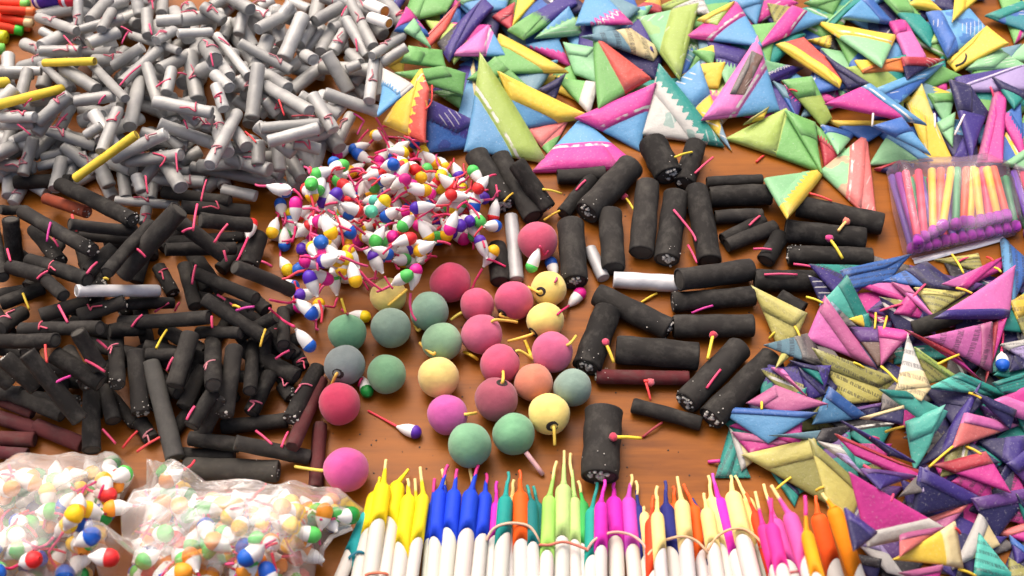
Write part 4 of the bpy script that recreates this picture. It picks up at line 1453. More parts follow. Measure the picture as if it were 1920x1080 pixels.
FAR_POLY = [(770, -50), (1960, -50), (1960, 290), (1850, 280), (1690, 270), (1560, 220), (1400, 200), (1250, 180), (1120, 200), (960, 200), (870, 200), (790, 150)]
filler(FAR_POLY, 96, ['green', 'sky blue', 'blue', 'yellow', 'green', 'mint', 'sky blue', 'magenta', 'teal', 'navy', 'lime', 'blue', 'violet', 'steel blue'], 'far', TG)
FAR = [
 ([(720,60),(775,-20),(740,-40)], 'sky blue', 'violet','e0',.3,0,0,1), ([(740,60),(800,70),(760,20)],'blue','magenta','v0',.4,0,0,0), ([(715,115),(760,95),(755,145)],'yellow',None,'e0',.3,0,0,0),
 ([(815,175),(867,172),(862,205)],'green',None,'e0',.4,0,0,0), ([(753,118),(767,90),(825,98),(832,128)],'green',None,'e0',.3,0,0,0), ([(757,45),(785,-25),(850,0),(835,25)],'green',None,'e0',.3,0,0,0),
 ([(743,140),(830,128),(868,140),(863,178)],'green',None,'e0',.5,0,0,0), ([(860,2),(955,-14),(945,20),(890,28)],'sky blue','mint','e0',.4,0,0,0), ([(962,50),(975,-10),(1015,-8)],'yellow','crimson','e1',.25,0,0,0),
 ([(925,35),(965,10),(960,60)],'crimson',None,'e0',.3,0,0,0), ([(757,60),(775,40),(805,90)],'mint',None,'e0',.3,0,0,0), ([(790,82),(860,8),(835,60),(803,92)],'red','salmon','e0',.35,0,0,0),
 ([(1060,85),(1120,95),(1124,158),(1080,140)],'mint',None,'e0',.3,0,0,0), ([(985,88),(1045,75),(1070,128)],'sky blue','magenta','v0',.35,1,0,0), ([(917,140),(938,72),(1058,138)],'green','yellow','e1',.3,0,0,0),
 ([(880,150),(930,110),(990,165)],'green',None,'e0',.3,0,0,0), ([(1010,170),(1060,140),(1040,190)],'navy',None,'e0',.3,0,0,0), ([(1045,150),(1122,160),(1105,214)],'green','white','e1',.3,0,0,0),
 ([(957,58),(1065,-8),(1078,12),(985,74)],'violet','green','e2',.4,1,0,0), ([(1005,72),(1065,16),(1092,66)],'sky blue','mint','v0',.5,1,0,0), ([(1083,48),(1105,-8),(1132,-5),(1182,46)],'sky blue','magenta','v0',.25,1,0,1),
 ([(1095,72),(1180,58),(1234,95),(1220,114)],'steel blue','cream','e1',.3,0,1,0), ([(825,82),(905,4),(922,20),(845,114)],'black','violet','e1',.45,1,0,0), ([(850,105),(915,52),(944,105)],'sky blue','pink','v1',.55,0,0,1),
 ([(712,218),(722,138),(774,166)],'sky blue','white','e1',.35,1,0,0), ([(985,243),(1062,232),(1030,292)],'green','salmon','v1',.6,0,0,0), ([(800,190),(888,232),(880,277),(803,285)],'blue','violet','e0',.4,1,0,0),
 ([(860,218),(888,120),(905,240)],'sky blue','cream','e1',.2,0,0,0), ([(875,282),(902,112),(1020,304)],'sky blue','lime','e1',.42,0,0,1), ([(975,242),(938,141),(1100,219)],'sky blue','yellow','e1',.48,0,0,0),
 ([(725,232),(792,136),(805,172),(798,264)],'red','yellow','v1',.52,1,0,0), ([(1115,75),(1124,204),(1215,150)], 'green','red','v0',.4,0,0,0),
 # middle
 ([(1370,5),(1433,-14),(1417,48)],'sky blue',None,'e0',.3,0,0,0),([(1235,20),(1310,-12),(1330,30)],'white','lime','e0',.3,0,1,0),([(1190,20),(1235,-10),(1240,30)],'yellow','crimson','e2',.3,0,0,0),
 ([(1300,100),(1345,85),(1335,125)],'yellow','green','v0',.4,0,0,0), ([(1460,60),(1500,20),(1440,10)],'olive','cream','e0',.3,0,1,0), ([(1325,78),(1402,100),(1363,162)],'mint','violet','e0',.5,1,0,0),
 ([(1430,115),(1500,130),(1470,150),(1440,155)],'mint','violet','e1',.4,1,0,1),([(1293,72),(1380,10),(1424,88)],'sky blue','magenta','e0',.36,0,0,1),([(1310,40),(1375,8),(1345,50)],'lime','yellow','e0',.4,0,0,0),
 ([(1424,92),(1483,16),(1549,40)],'sky blue','magenta','e0',.42,0,0,1),([(1198,40),(1307,15),(1273,147)],'mint','lime','e1',.44,0,0,0),([(1268,168),(1310,124),(1357,120),(1345,165)],'yellow',None,'e0',.3,0,0,0),
 ([(1262,168),(1312,122),(1368,278)],'yellow','sky blue','e0',.38,0,0,0),([(1085,224),(1225,163),(1197,282)],'sky blue','magenta','e0',.42,0,0,1),([(1005,324),(1090,230),(1174,300),(1160,318)],'sky blue','magenta','e2',.46,0,0,1),
 ([(1320,224),(1417,78),(1455,208)],'sky blue','pink','e0',.45,0,0,1),([(1370,175),(1408,100),(1428,110),(1395,178)],'brown','grey','e0',.4,0,0,0),([(1207,254),(1237,131),(1350,274)],'white','teal','e1',.22,1,0,0),
 ([(1450,158),(1472,168),(1496,232)],'blue','steel blue','e0',.4,0,0,0),([(1395,235),(1440,205),(1430,225)],'yellow','olive','e0',.4,0,0,0),
 # right
 ([(1510,8),(1582,-14),(1560,28)],'green',None,'e0',.3,0,0,0),([(1545,48),(1602,-4),(1632,-8),(1560,52)],'teal','mint','e0',.3,0,0,0),([(1700,12),(1768,26),(1730,-10)],'yellow',None,'e0',.3,0,0,0),
 ([(1580,36),(1625,-4),(1672,48)],'sky blue','blue','e1',.3,0,0,0),([(1515,78),(1570,66),(1568,98)],'yellow','black','e1',.25,1,1,0),([(1648,-8),(1692,-2),(1747,60),(1740,88)],'teal','green','e0',.4,0,0,0),
 ([(1550,108),(1632,160),(1590,168)],'navy',None,'e0',.3,0,0,0),([(1605,116),(1692,113),(1692,136),(1620,138)],'yellow','orange','e1',.2,0,0,0),([(1460,90),(1507,78),(1580,142),(1570,164)],'red','yellow','e2',.28,0,0,0),
 ([(1540,50),(1674,74),(1650,127)],'mint','yellow','e0',.35,0,0,1),([(1668,50),(1695,44),(1732,110),(1705,132)],'pink','magenta','e0',.3,0,0,0),([(1470,155),(1522,148),(1557,220),(1540,236)],'lime','green','e0',.4,0,0,0),
 ([(1740,30),(1815,24),(1848,62),(1777,108)],'sky blue','blue','e2',.3,0,0,0),([(1785,42),(1790,-8),(1834,-2)],'yellow',None,'e0',.3,0,0,0),([(1850,32),(1930,2),(1930,62)],'blue','teal','e0',.3,0,0,0),
 ([(1637,172),(1764,124),(1685,194)],'blue','sky blue','e0',.4,0,0,0),([(1690,110),(1765,115),(1700,150)],'navy','crimson','e0',.4,0,0,0),([(1815,132),(1862,93),(1930,132)],'mint',None,'e0',.3,0,0,0),
 ([(1780,117),(1849,55),(1887,85),(1795,134)],'yellow',None,'e0',.3,0,0,0),([(1795,150),(1925,128),(1925,172),(1800,174)],'violet','lavender','e1',.18,0,0,1),([(1555,230),(1678,232),(1625,267)],'blue','yellow','e0',.3,0,0,0),
 ([(1553,198),(1630,163),(1728,234)],'magenta','sky blue','e1',.22,0,0,1),([(1740,180),(1790,178),(1775,240)],'mint','green','e0',.3,0,0,0),([(1755,235),(1790,215),(1785,275)],'mint',None,'e0',.3,0,0,0),
 ([(1875,225),(1912,198),(1920,305)],'blue','magenta','e2',.3,1,0,0),([(1835,302),(1866,172),(1888,180),(1880,302)],'magenta','dusty pink','e0',.25,1,0,0),([(1785,302),(1820,228),(1832,302)],'violet','navy','e1',.4,0,0,0),
 ([(1780,158),(1815,168),(1847,215),(1818,297)],'violet','navy','e0',.4,0,0,0),([(1527,238),(1585,285),(1545,314)],'crimson','green','e0',.3,1,0,0),([(1367,264),(1473,211),(1537,324)],'green','lime','v1',.42,0,0,0),
 ([(1473,213),(1525,235),(1537,322)],'green',None,'e0',.3,0,0,0),([(1540,240),(1600,255),(1570,290)],'mint','blue','e0',.3,0,0,0),([(1633,310),(1670,251),(1744,302)],'mint','sky blue','e1',.22,0,0,0),
 ([(1640,240),(1690,225),(1740,290)],'sky blue','blue','e0',.4,0,0,0),([(1640,320),(1690,305),(1680,330)],'navy','crimson','e0',.3,0,0,0),([(1700,202),(1727,165),(1784,306),(1740,307)],'pale yellow','yellow','v0',.45,1,0,0),
 ([(1540,327),(1622,260),(1638,402),(1612,396)],'mint','salmon','e1',.36,0,0,1),([(1435,342),(1542,327),(1475,410)],'mint','yellow','e1',.28,1,0,0),([(1880,310),(1925,280),(1925,320)],'mint',None,'e0',.3,0,0,0),
 ([(1862,150),(1925,180),(1900,205)],'teal','navy','e0',.4,0,0,0)]
for i, (pts, A, B, md, f, zg_, nw_, mg) in enumerate(FAR):
    lb = None
    if A == 'white' and B == 'teal':
        lb = 'white paper triangle with a jagged teal stripe'
    if A == 'red' and B == 'yellow' and pts[0][0] == 725:
        lb = 'upright yellow and red paper triangle above the popper mound'
    o = paper(pts, A, B, md, f, zg_, nw_, mg, zone='far', group=TG, label=lb)
    if pts[0] == (1780, 117):
        # black printed curve on the yellow packet
        pass

NEAR_POLY = [(1590, 520), (1700, 500), (1960, 490), (1960, 1110), (1630, 1110), (1600, 960), (1520, 880), (1430, 840), (1450, 760), (1520, 640)]
filler(NEAR_POLY, 92, ['navy', 'navy', 'violet', 'purple', 'teal', 'black', 'navy', 'magenta', 'olive', 'grey'], 'near', RG, (54, 88))
make_tube('large_black_firecracker', (1712, 618), (1800, 588), 34, 'big', '', (.025, .024, .02), M_BLACK, 'fat black firecrackers beside the balls',
          label='black tube buried among the pink newspaper triangles', plug=(.06, .05, .04), q=90)
NEAR = [
 ([(1895,570),(1930,550),(1925,640)],'olive','yellow','e0',.4,0,1,0),([(1880,650),(1930,640),(1930,680)],'lavender','white','e0',.3,0,1,0),([(1865,720),(1930,700),(1930,740),(1880,735)],'teal',None,'e0',.3,0,1,0),
 ([(1848,712),(1862,612),(1885,600)],'magenta','crimson','e0',.3,0,0,0),([(1760,490),(1830,480),(1840,510)],'olive','pale yellow','e0',.3,0,1,0),([(1583,510),(1697,484),(1662,527),(1600,540)],'blue',None,'e0',.3,0,1,0),
 ([(1667,528),(1735,497),(1800,548)],'blue','navy','e1',.5,0,1,0),([(1775,532),(1879,486),(1867,512),(1815,540)],'pink','magenta','e1',.35,0,0,0),([(1876,452),(1930,500),(1890,584)],'blue','sky blue','e2',.3,0,1,0),
 ([(1543,572),(1587,524),(1632,612)],'turquoise','teal','e1',.35,0,0,0),([(1530,610),(1560,570),(1600,610)],'grey','steel blue','e0',.4,0,1,0),([(1590,600),(1625,590),(1630,618)],'yellow','teal','e1',.3,0,0,0),
 ([(1720,545),(1802,553),(1750,589)],'olive','pale yellow','e0',.3,0,1,0),([(1608,537),(1677,534),(1697,569)],'pink','magenta','e2',.25,0,0,0),([(1680,588),(1700,560),(1740,600)],'magenta',None,'e0',.3,0,0,0),
 ([(1677,537),(1705,543),(1752,599)],'pink','dusty pink','e0',.3,0,0,0),([(1763,594),(1892,510),(1882,594)],'pink','violet','e2',.12,0,0,0),([(1418,546),(1507,590),(1488,632),(1460,645)],'pale yellow',None,'e0',.3,0,0.3,0),
 ([(1455,690),(1475,640),(1490,660)],'pale yellow',None,'e0',.3,0,0,0),([(1441,650),(1515,631),(1539,687)],'steel blue','grey','e1',.4,0,1,0),([(1500,695),(1545,738),(1517,748)],'violet','navy','e0',.3,0,0,0),
 ([(1485,680),(1530,690),(1540,720)],'teal','navy','e0',.3,0,0,0),([(1597,620),(1650,623),(1674,667),(1645,682)],'brown','purple','e0',.4,0,0,0),([(1650,618),(1707,627),(1655,682)],'dusty pink','magenta','e0',.3,0,0,0),
 ([(1520,637),(1550,566),(1634,684)],'pink','dusty pink','e1',.35,0,0,0),([(1705,625),(1787,665),(1830,708)],'magenta','crimson','e0',.35,0,0,0),([(1743,635),(1850,610),(1850,692)],'pink','dusty pink','e1',.2,0,1,0),
 ([(1535,663),(1670,712),(1640,748),(1590,752)],'pale yellow','olive','e0',.4,0,1,0),([(1718,658),(1789,707),(1737,717)],'olive','lime','e0',.3,0,1,0),([(1703,640),(1740,727),(1725,747),(1683,732)],'white','cream','e1',.3,0,1,0),
 ([(1740,733),(1845,750),(1795,802)],'navy',None,'e0',.3,0,0,0),([(1747,728),(1800,703),(1896,746)],'turquoise','teal','e1',.3,0,1,0),([(1853,758),(1930,726),(1930,788)],'magenta','pink','e2',.4,0,0,0),
 ([(1830,740),(1900,770),(1890,800)],'navy',None,'e0',.3,0,0,0),([(1450,695),(1469,698),(1508,742)],'dusty pink','pink','e0',.3,0,0,0),([(1410,757),(1457,728),(1540,758),(1470,775)],'dusty pink',None,'e0',.3,0,0,0),
 ([(1528,792),(1555,732),(1616,780)],'sky blue','blue','e1',.3,0,0,0),([(1600,770),(1650,760),(1640,785)],'navy','purple','e0',.3,0,0,0),([(1620,785),(1690,765),(1688,795)],'navy','cream','e0',.22,0,0,0),
 ([(1455,817),(1590,800),(1572,832)],'steel blue','black','e1',.4,0,0,0),([(1657,735),(1700,738),(1766,770),(1747,802)],'turquoise','teal','e0',.2,0,0,0),([(1702,795),(1766,768),(1742,832),(1716,874)],'turquoise',None,'e0',.3,0,0,0),
 ([(1587,798),(1706,865),(1665,852)],'navy','violet','e0',.4,0,0,0),([(1345,892),(1370,803),(1402,892)],'teal',None,'e0',.3,0,1,0),([(1370,810),(1390,880),(1415,860)],'cream','white','e0',.3,0,0,0),
 ([(1380,815),(1490,830),(1410,850)],'magenta','dusty pink','e0',.4,0,0,0),([(1351,767),(1519,777),(1440,826)],'sky blue','blue','e0',.2,0,0,0),([(1437,871),(1495,923),(1487,946)],'teal','navy','e0',.3,0,0,0),
 ([(1578,823),(1715,883),(1705,899),(1610,857)],'magenta','crimson','e0',.35,0,0,0),([(1541,835),(1577,842),(1615,889)],'lavender','white','e0',.4,0,1,0),([(1618,885),(1707,897),(1650,917)],'violet','purple','e0',.3,0,0,0),
 ([(1405,857),(1522,830),(1547,938)],'olive','pale yellow','e0',.3,0,0,0),([(1523,838),(1610,917),(1585,980),(1555,950)],'pale yellow','olive','e0',.25,0,0,0),([(1725,872),(1832,733),(1792,837)],'navy','violet','e1',.4,0,0,0),
 ([(1790,837),(1810,780),(1896,800)],'salmon','pink','e1',.3,0,0,0),([(1835,829),(1916,823),(1907,882)],'navy','violet','e1',.4,0,0,0),([(1890,870),(1930,840),(1930,910)],'purple','violet','e0',.4,0,0,0),
 ([(1760,875),(1845,853),(1885,919)],'magenta','crimson','e0',.3,0,0,0),([(1690,930),(1735,880),(1750,920)],'grey','lavender','e1',.4,0,0,0),([(1728,883),(1830,935),(1715,962)],'navy','violet','e0',.3,0,0,0),
 ([(1827,937),(1930,918),(1867,1002)],'navy','purple','e0',.3,0,0,0),([(1585,962),(1637,1002),(1600,1030)],'navy','violet','e0',.3,0,0,0),([(1590,1003),(1645,1018),(1690,1078),(1660,1070)],'white','lavender','e0',.4,0,0,0),
 ([(1600,1040),(1650,1050),(1640,1100)],'navy','black','e0',.3,0,0,0),([(1601,898),(1756,988),(1630,1017)],'magenta','white','e1',.2,0,0,0),([(1690,1007),(1762,995),(1690,1042)],'salmon','dusty pink','e0',.3,0,0,0),
 ([(1740,975),(1810,950),(1770,1000)],'dusty pink','salmon','e0',.3,0,0,0),([(1683,1047),(1782,986),(1795,1060)],'yellow','cream','e1',.25,0,0,0),([(1690,1075),(1760,1062),(1750,1100)],'magenta','dusty pink','e0',.3,0,0,0),
 ([(1793,1057),(1835,968),(1867,1022)],'cream','white','e0',.4,0,0,0),([(1828,1078),(1837,1008),(1898,1085)],'turquoise','teal','e2',.2,0,1,0),([(1868,1002),(1930,983),(1930,1018)],'magenta','salmon','e0',.4,0,0,0),
 ([(1893,1010),(1930,1040),(1905,1060)],'violet','blue','e0',.3,0,0,0),([(1905,930),(1930,960),(1925,990)],'teal','navy','e0',.3,0,0,0)]
for (pts, A, B, md, f, zg_, nw_, mg) in NEAR:
    paper(pts, A, B, md, f, zg_, nw_, mg, zone='near', group=RG)
for (x, y, nk, tp, tl, lb) in LATER:
    popper(x, y, math.atan2(nk[1] - y, nk[0] - x), tp, 'mound', 'single poppers lying apart', label=lb, tail=tl)
for tl in TAILS:
    tail_of(*tl)
TAILS.clear()

# ------------------------------------------------------------------ candles in bundles
CC = {'yellow': (248, 222, 30), 'blue': (24, 66, 210), 'navy': (36, 42, 120), 'magenta': (222, 46, 180), 'teal': (30, 150, 140), 'dark teal': (24, 118, 112), 'orange': (240, 92, 24),
      'pale green': (186, 218, 128), 'green': (60, 170, 80), 'light green': (160, 210, 100), 'cream': (240, 216, 140), 'pink': (226, 82, 160), 'amber': (250, 148, 16), 'lilac': (206, 80, 190), 'red': (226, 66, 30),
      'cyan': (40, 165, 165), 'hot pink': (226, 50, 140)}
WHITE = (.60, .575, .52)
# shoulder x, y, point further down the body x, y, width, colour, end of colour (y), fuse tip x, y, tip colour
CANDLES = [
 ('first', [(690,962,640,1080,22,'cyan',1045,(700,935),'cyan'),(703,925,672,1080,24,'yellow',1000,(712,895),'yellow'),(781,945,760,1080,22,'yellow',1035,(778,898),'cream'),
            (767,930,747,1080,24,'yellow',1032,(764,898),'cream'),(794,928,772,1080,22,'yellow',1022,(788,876),'cream'),(745,906,722,1080,27,'yellow',983,(766,880),'yellow'),(719,908,694,1080,27,'yellow',986,(724,862),'cream')]),
 ('second',[(811,945,802,1080,20,'blue',1022,(815,898),'hot pink'),(892,935,880,1080,20,'blue',1010,(880,872),'cream'),(838,935,826,1080,20,'blue',1020,(829,880),'cream'),(825,920,812,1080,23,'blue',1022,(840,872),'hot pink'),
            (910,925,895,1080,24,'blue',1016,(912,888),'hot pink'),(852,920,836,1080,25,'blue',1004,(857,880),'hot pink'),(883,921,866,1080,27,'blue',1006,(897,872),'hot pink')]),
 ('third', [(930,945,920,1080,22,'magenta',1015,(932,903),'magenta'),(1008,945,1012,1080,20,'dark teal',1040,(1000,912),'teal'),(996,940,1000,1080,22,'dark teal',1030,(988,910),'teal'),
            (960,935,955,1080,22,'cream',1000,(964,900),'cream'),(948,932,938,1080,25,'teal',1010,(953,885),'teal'),(976,924,978,1080,27,'orange',1026,(974,882),'orange')]),
 ('fourth',[(1030,932,1024,1080,23,'light green',1050,(1044,865),'cream'),(1093,942,1098,1080,20,'green',1032,(1084,902),'cream'),(1077,935,1080,1080,22,'pale green',1026,(1070,850),'cream'),(1057,911,1052,1080,27,'pale green',1022,(1058,845),'cream')]),
 ('fifth', [(1110,955,1108,1080,22,'teal',1056,(1120,905),'teal'),(1196,950,1212,1080,20,'navy',1050,(1192,902),'cream'),(1208,962,1222,1080,18,'cream',1030,(1206,950),'cream'),
            (1127,942,1126,1080,22,'magenta',1034,(1134,900),'magenta'),(1178,935,1190,1080,25,'lilac',1036,(1184,890),'cream'),(1151,934,1156,1080,27,'magenta',1020,(1152,905),'magenta')]),
 ('sixth', [(1221,975,1224,1080,22,'red',1080,(1226,930),'orange'),(1313,960,1334,1080,20,'navy',1062,(1298,935),'navy'),(1265,945,1275,1080,22,'orange',1010,(1262,912),'orange'),(1232,962,1240,1080,22,'cream',1040,(1233,912),'cream'),
            (1301,950,1318,1080,22,'orange',1044,(1282,908),'orange'),(1249,948,1264,1080,25,'navy',1040,(1247,902),'navy'),(1278,940,1290,1080,26,'cream',1020,(1270,894),'cream')]),
 ('seventh',[(1325,955,1345,1080,24,'cream',1030,(1320,925),'cream'),(1400,935,1440,1080,22,'cream',1030,(1378,892),'cream'),(1416,962,1450,1080,20,'red',1065,(1398,925),'orange'),(1334,935,1362,1080,24,'cream',1030,(1328,892),'cream'),
            (1347,936,1388,1080,26,'magenta',1046,(1336,888),'lilac'),(1373,925,1410,1080,29,'cream',1020,(1370,892),'cream')]),
 ('eighth', [(1430,985,1456,1080,22,'hot pink',1070,(1416,922),'cream'),(1452,975,1484,1080,26,'pink',1062,(1432,908),'cream'),(1480,965,1518,1080,27,'pink',1058,(1446,910),'cream'),(1446,985,1468,1080,24,'hot pink',1075,(1446,935),'hot pink')]),
 ('ninth', [(1512,998,1532,1080,22,'amber',1090,(1509,930),'hot pink'),(1562,952,1606,1080,27,'amber',1070,(1542,925),'cream'),(1533,965,1566,1080,28,'orange',1058,(1530,930),'orange')])]
BUN = {'first': 'yellow', 'second': 'blue', 'third': 'teal and orange', 'fourth': 'pale green', 'fifth': 'magenta', 'sixth': 'navy and cream', 'seventh': 'cream', 'eighth': 'pink', 'ninth': 'orange'}
for nm, lst in CANDLES:
    order = sorted(range(len(lst)), key=lambda i_: lst[i_][0])
    for ic, (x1, y1, x2, y2, w_, cn, ye, tp, tcn_) in enumerate(lst):
        k = (1200 - y1) / (y2 - y1)
        xe, ye2 = x1 + (x2 - x1) * k, 1200
        w_ *= 1.13
        P1, P2, r = settle_tube((x1, y1), (xe, ye2), w_, smax=.25, q=84)
        # width was measured near the shoulder
        r = w_ / 2 / pxm(P1)
        L = (P2 - P1).length
        M = frame_from(P1, P2)
        o = root('candle_firework', M, 'candle firework', 'coloured candle fireworks in banded bundles', '', (x1, y1), 'candle',
                 f"{cn} and white candle, {('first', 'second', 'third', 'fourth', 'fifth', 'sixth', 'seventh')[order.index(ic)]} from the left in the {BUN[nm]} bundle")
        V, F = lathe([(-L / 2 + .0005, r * .45), (-L / 2 + .003, r * .9), (-L / 2 + .006, r), (-L * .2, r), (L * .2, r), (L / 2, r), (L / 2, r * .3)], 14, .008)
        part('body', V, F, M_WHITEPAPER, o, tint=tuple(c_ * random.uniform(.94, 1.04) for c_ in WHITE))
        fr = (ye - y1) / (1200 - y1) * L * .96 + .0036
        # coloured paper wound on at a slant
        n_ = 18
        rc = r * 1.035
        V, F = [], []
        ph = math.pi + random.uniform(-.9, .9)
        for kx, (xx, rr) in enumerate([(0, rc * .58), (.0007, rc * .76), (.0017, rc * .91), (.0030, rc * .99), (fr * .6, rc), (fr, rc), (fr - .0003, r * .99)]):
            for i in range(n_):
                a = 6.28318 * i / n_
                sh = (.0042 * math.sin(a + ph)) if kx >= 5 else 0
                V.append((-L / 2 + xx + sh, rr * math.cos(a), rr * math.sin(a)))
        for kx in range(6):
            F += [(kx * n_ + i, (kx + 1) * n_ + i, (kx + 1) * n_ + (i + 1) % n_, kx * n_ + (i + 1) % n_) for i in range(n_)]
        F = [tuple(reversed(f)) for f in F]
        F.append(tuple(range(n_)))
        part('colour_wrap', V, [tuple(reversed(f)) for f in F], M_WRAP, o, tint=tuple(c_ * random.uniform(.93, 1.05) for c_ in lin(CC[cn])))
        # twisted neck and fuse
        Mi = M.inverted()
        T_ = unproj(tp[0], tp[1], P1.z + .0005)
        tl = Mi @ T_
        A = Vector((-L / 2 + .0003, 0, 0))
        md = A.lerp(tl, .45)
        V, F = wire_r([A, A.lerp(md, .20), A.lerp(md, .38), md, md.lerp(tl, .35)], [r * .58, r * .42, r * .33, r * .27, r * .20], 10)
        part('twisted_neck', V, F, M_WRAP, o, tint=tuple(c_ * random.uniform(.85, 1.0) for c_ in lin(CC[cn])))
        V, F = wire(spline([md, md.lerp(tl, .6) + Vector((0, random.uniform(-.0006, .0006), 0)), tl], 3), .00075, 6, .95)
        part('fuse', V, F, M_FUSE, o, tint=lin(CC[tcn_]))
        hf_tube(P1, P2, r)

def band(px_pts, rgb, label, wpx=5.5):
    pts = []
    for (x, y) in px_pts:
        pts.append(surf(x, y, .0006))
    zs = [p.z for p in pts]
    zm = sorted(zs)[len(zs) // 2]
    zs = [min(max(z, zm - .004), zm + .002) for z in zs]
    for _ in range(3):
        zs = [zs[0]] + [max(zs[i], (zs[i - 1] + zs[i + 1]) / 2) for i in range(1, len(zs) - 1)] + [zs[-1]]
    pts = [unproj(x, y, z) for (x, y), z in zip(px_pts, zs)]
    c0 = pts[len(pts) // 2]
    o = root('rubber_band', Matrix.Translation(c0), 'rubber band', 'rubber bands round the candle bundles', '', px_pts[len(px_pts) // 2], 'band', label=label)
    sp = spline([Vector((pts[0].x, pts[0].y, max(pts[0].z - .006, .001)))] + pts + [Vector((pts[-1].x, pts[-1].y, max(pts[-1].z - .006, .001)))], 4)
    V, F = wire([p - c0 for p in sp], wpx / 2 / pxm(c0), 7)
    part('loop', V, F, M_RUBBER, o, tint=lin(rgb))

band([(913, 1012), (925, 992), (948, 982), (976, 982), (996, 990), (1010, 1014)], (214, 176, 150), 'tan rubber band arching over the teal and orange candles')
band([(1012, 1022), (1030, 1022), (1055, 1016), (1080, 1022), (1102, 1032)], (196, 104, 84), 'reddish rubber band round the pale green candles')
band([(1102, 1030), (1118, 1010), (1150, 998), (1180, 1002), (1200, 1014), (1212, 1030)], (216, 166, 150), 'pinkish rubber band over the magenta candles')
band([(1216, 1040), (1232, 1022), (1250, 1012), (1280, 1006), (1305, 1014), (1326, 1036)], (210, 170, 132), 'tan rubber band over the navy and cream candles')
band([(1328, 1030), (1345, 1006), (1372, 992), (1400, 994), (1428, 1018)], (214, 164, 120), 'tan rubber band over the cream candles')
band([(1456, 1082), (1480, 1074), (1510, 1072), (1530, 1082)], (206, 120, 120), 'rubber band low on the pink candles at the photo bottom')
band([(655, 1046), (668, 1036), (680, 1036)], (20, 110, 130), 'dark teal thread tied round the cyan candle')
band([(686, 1078), (705, 1074), (725, 1076)], (226, 120, 90), 'orange rubber band low on the yellow candles')

# ------------------------------------------------------------------ bags of poppers
BAG1 = [(-60, 885), (60, 876), (150, 872), (205, 868), (246, 876), (256, 895), (240, 930), (216, 975), (190, 1040), (170, 1130), (-60, 1130)]
BAG2 = [(276, 862), (300, 882), (345, 908), (420, 928), (520, 932), (600, 936), (668, 944), (684, 958), (668, 985), (622, 1004), (600, 1040), (582, 1130), (204, 1130), (234, 1040), (256, 985), (276, 920)]
def shrink(poly, k):
    cx, cy = sum(p[0] for p in poly) / len(poly), sum(p[1] for p in poly) / len(poly)
    return [(cx + (x - cx) * k, cy + (y - cy) * k) for x, y in poly]
btip = ['green', 'orange', 'yellow', 'blue', 'red', 'orange', 'green', 'dark green', 'orange', 'yellow']
HF0 = HF.copy()
# the poppers packed deeper in the bags can only be told apart where the top ones leave a gap
DEEP = {}
def deep_popper(x, y, az, tip, R_=.0034, L_=.0080):
    P = unproj(x, y, R_)
    z = max(float(hf_at([P.x], [P.y])[0]) * .9, 0) + R_
    P = unproj(x, y, z)
    M = Matrix.Translation(P) @ Matrix.Rotation(az, 4, 'Z') @ Matrix.Rotation(random.uniform(-.4, .4), 4, 'Y')
    for key, prof in (('white', [(0, R_ * .9), (R_ * .4, R_ * .96), (L_ * .45, R_ * .90), (L_ * .7, R_ * .62), (L_ * .88, R_ * .36), (L_, R_ * .2)]),
                      (tip, [(-R_, R_ * .2), (-R_ * .8, R_ * .6), (-R_ * .2, R_ * 1.0), (R_ * .3, R_ * 1.02), (R_ * .4, R_ * .9)])):
        V, F = lathe(prof, 9, .03)
        dv, df = DEEP.setdefault(key, ([], []))
        df += [tuple(i_ + len(dv) for i_ in f) for f in F]
        dv += [M @ Vector(v_) for v_ in V]
    hf_tube(P, M @ Vector((L_ * .6, 0, 0)), R_ * .9)
for poly, num in ((BAG1, 150), (BAG2, 180)):
    for k in range(num):
        x, y = rand_in(shrink(poly, .84))
        deep_popper(x, y, random.uniform(0, 6.28), random.choice(btip))
dv, df, dm = [], [], []
DM = []
for n_, (key, (v_, f_)) in enumerate(DEEP.items()):
    m_ = M_WHITEPAPER.copy() if key == 'white' else M_GLOSSY.copy()
    m_.name = 'deep_' + key.replace(' ', '_')
    c_ = (.82, .81, .79) if key == 'white' else lin(TIP[key])
    nd = m_.node_tree
    oi_ = [q_ for q_ in nd.nodes if q_.type == 'OBJECT_INFO' and q_.outputs['Color'].is_linked][0]
    rgb_ = nd.nodes.new('ShaderNodeRGB')
    rgb_.outputs[0].default_value = (*c_, 1)
    for l_ in list(oi_.outputs['Color'].links):
        nd.links.new(rgb_.outputs[0], l_.to_socket)
    DM.append(m_)
    df += [tuple(i_ + len(dv) for i_ in f) for f in f_]
    dv += v_
    dm += [n_] * len(f_)
me_ = mesh('packed_poppers', dv, df, DM[0])
for m_ in DM[1:]:
    me_.materials.append(m_)
me_.polygons.foreach_set('material_index', dm)
dp = link('packed_poppers', me_)
dp['kind'] = 'stuff'
dp['label'] = 'white poppers packed deep down inside the two clear bags'
for poly, gname, zn, num in ((BAG1, 'poppers inside the first bag', 'bagone', 38), (BAG2, 'poppers inside the open bag', 'bagtwo', 46)):
    for k in range(num):
        x, y = rand_in(shrink(poly, .84))
        popper(x, y, random.uniform(0, 6.28), random.choice(btip), zn, gname, R_=.0034, L_=.0080)
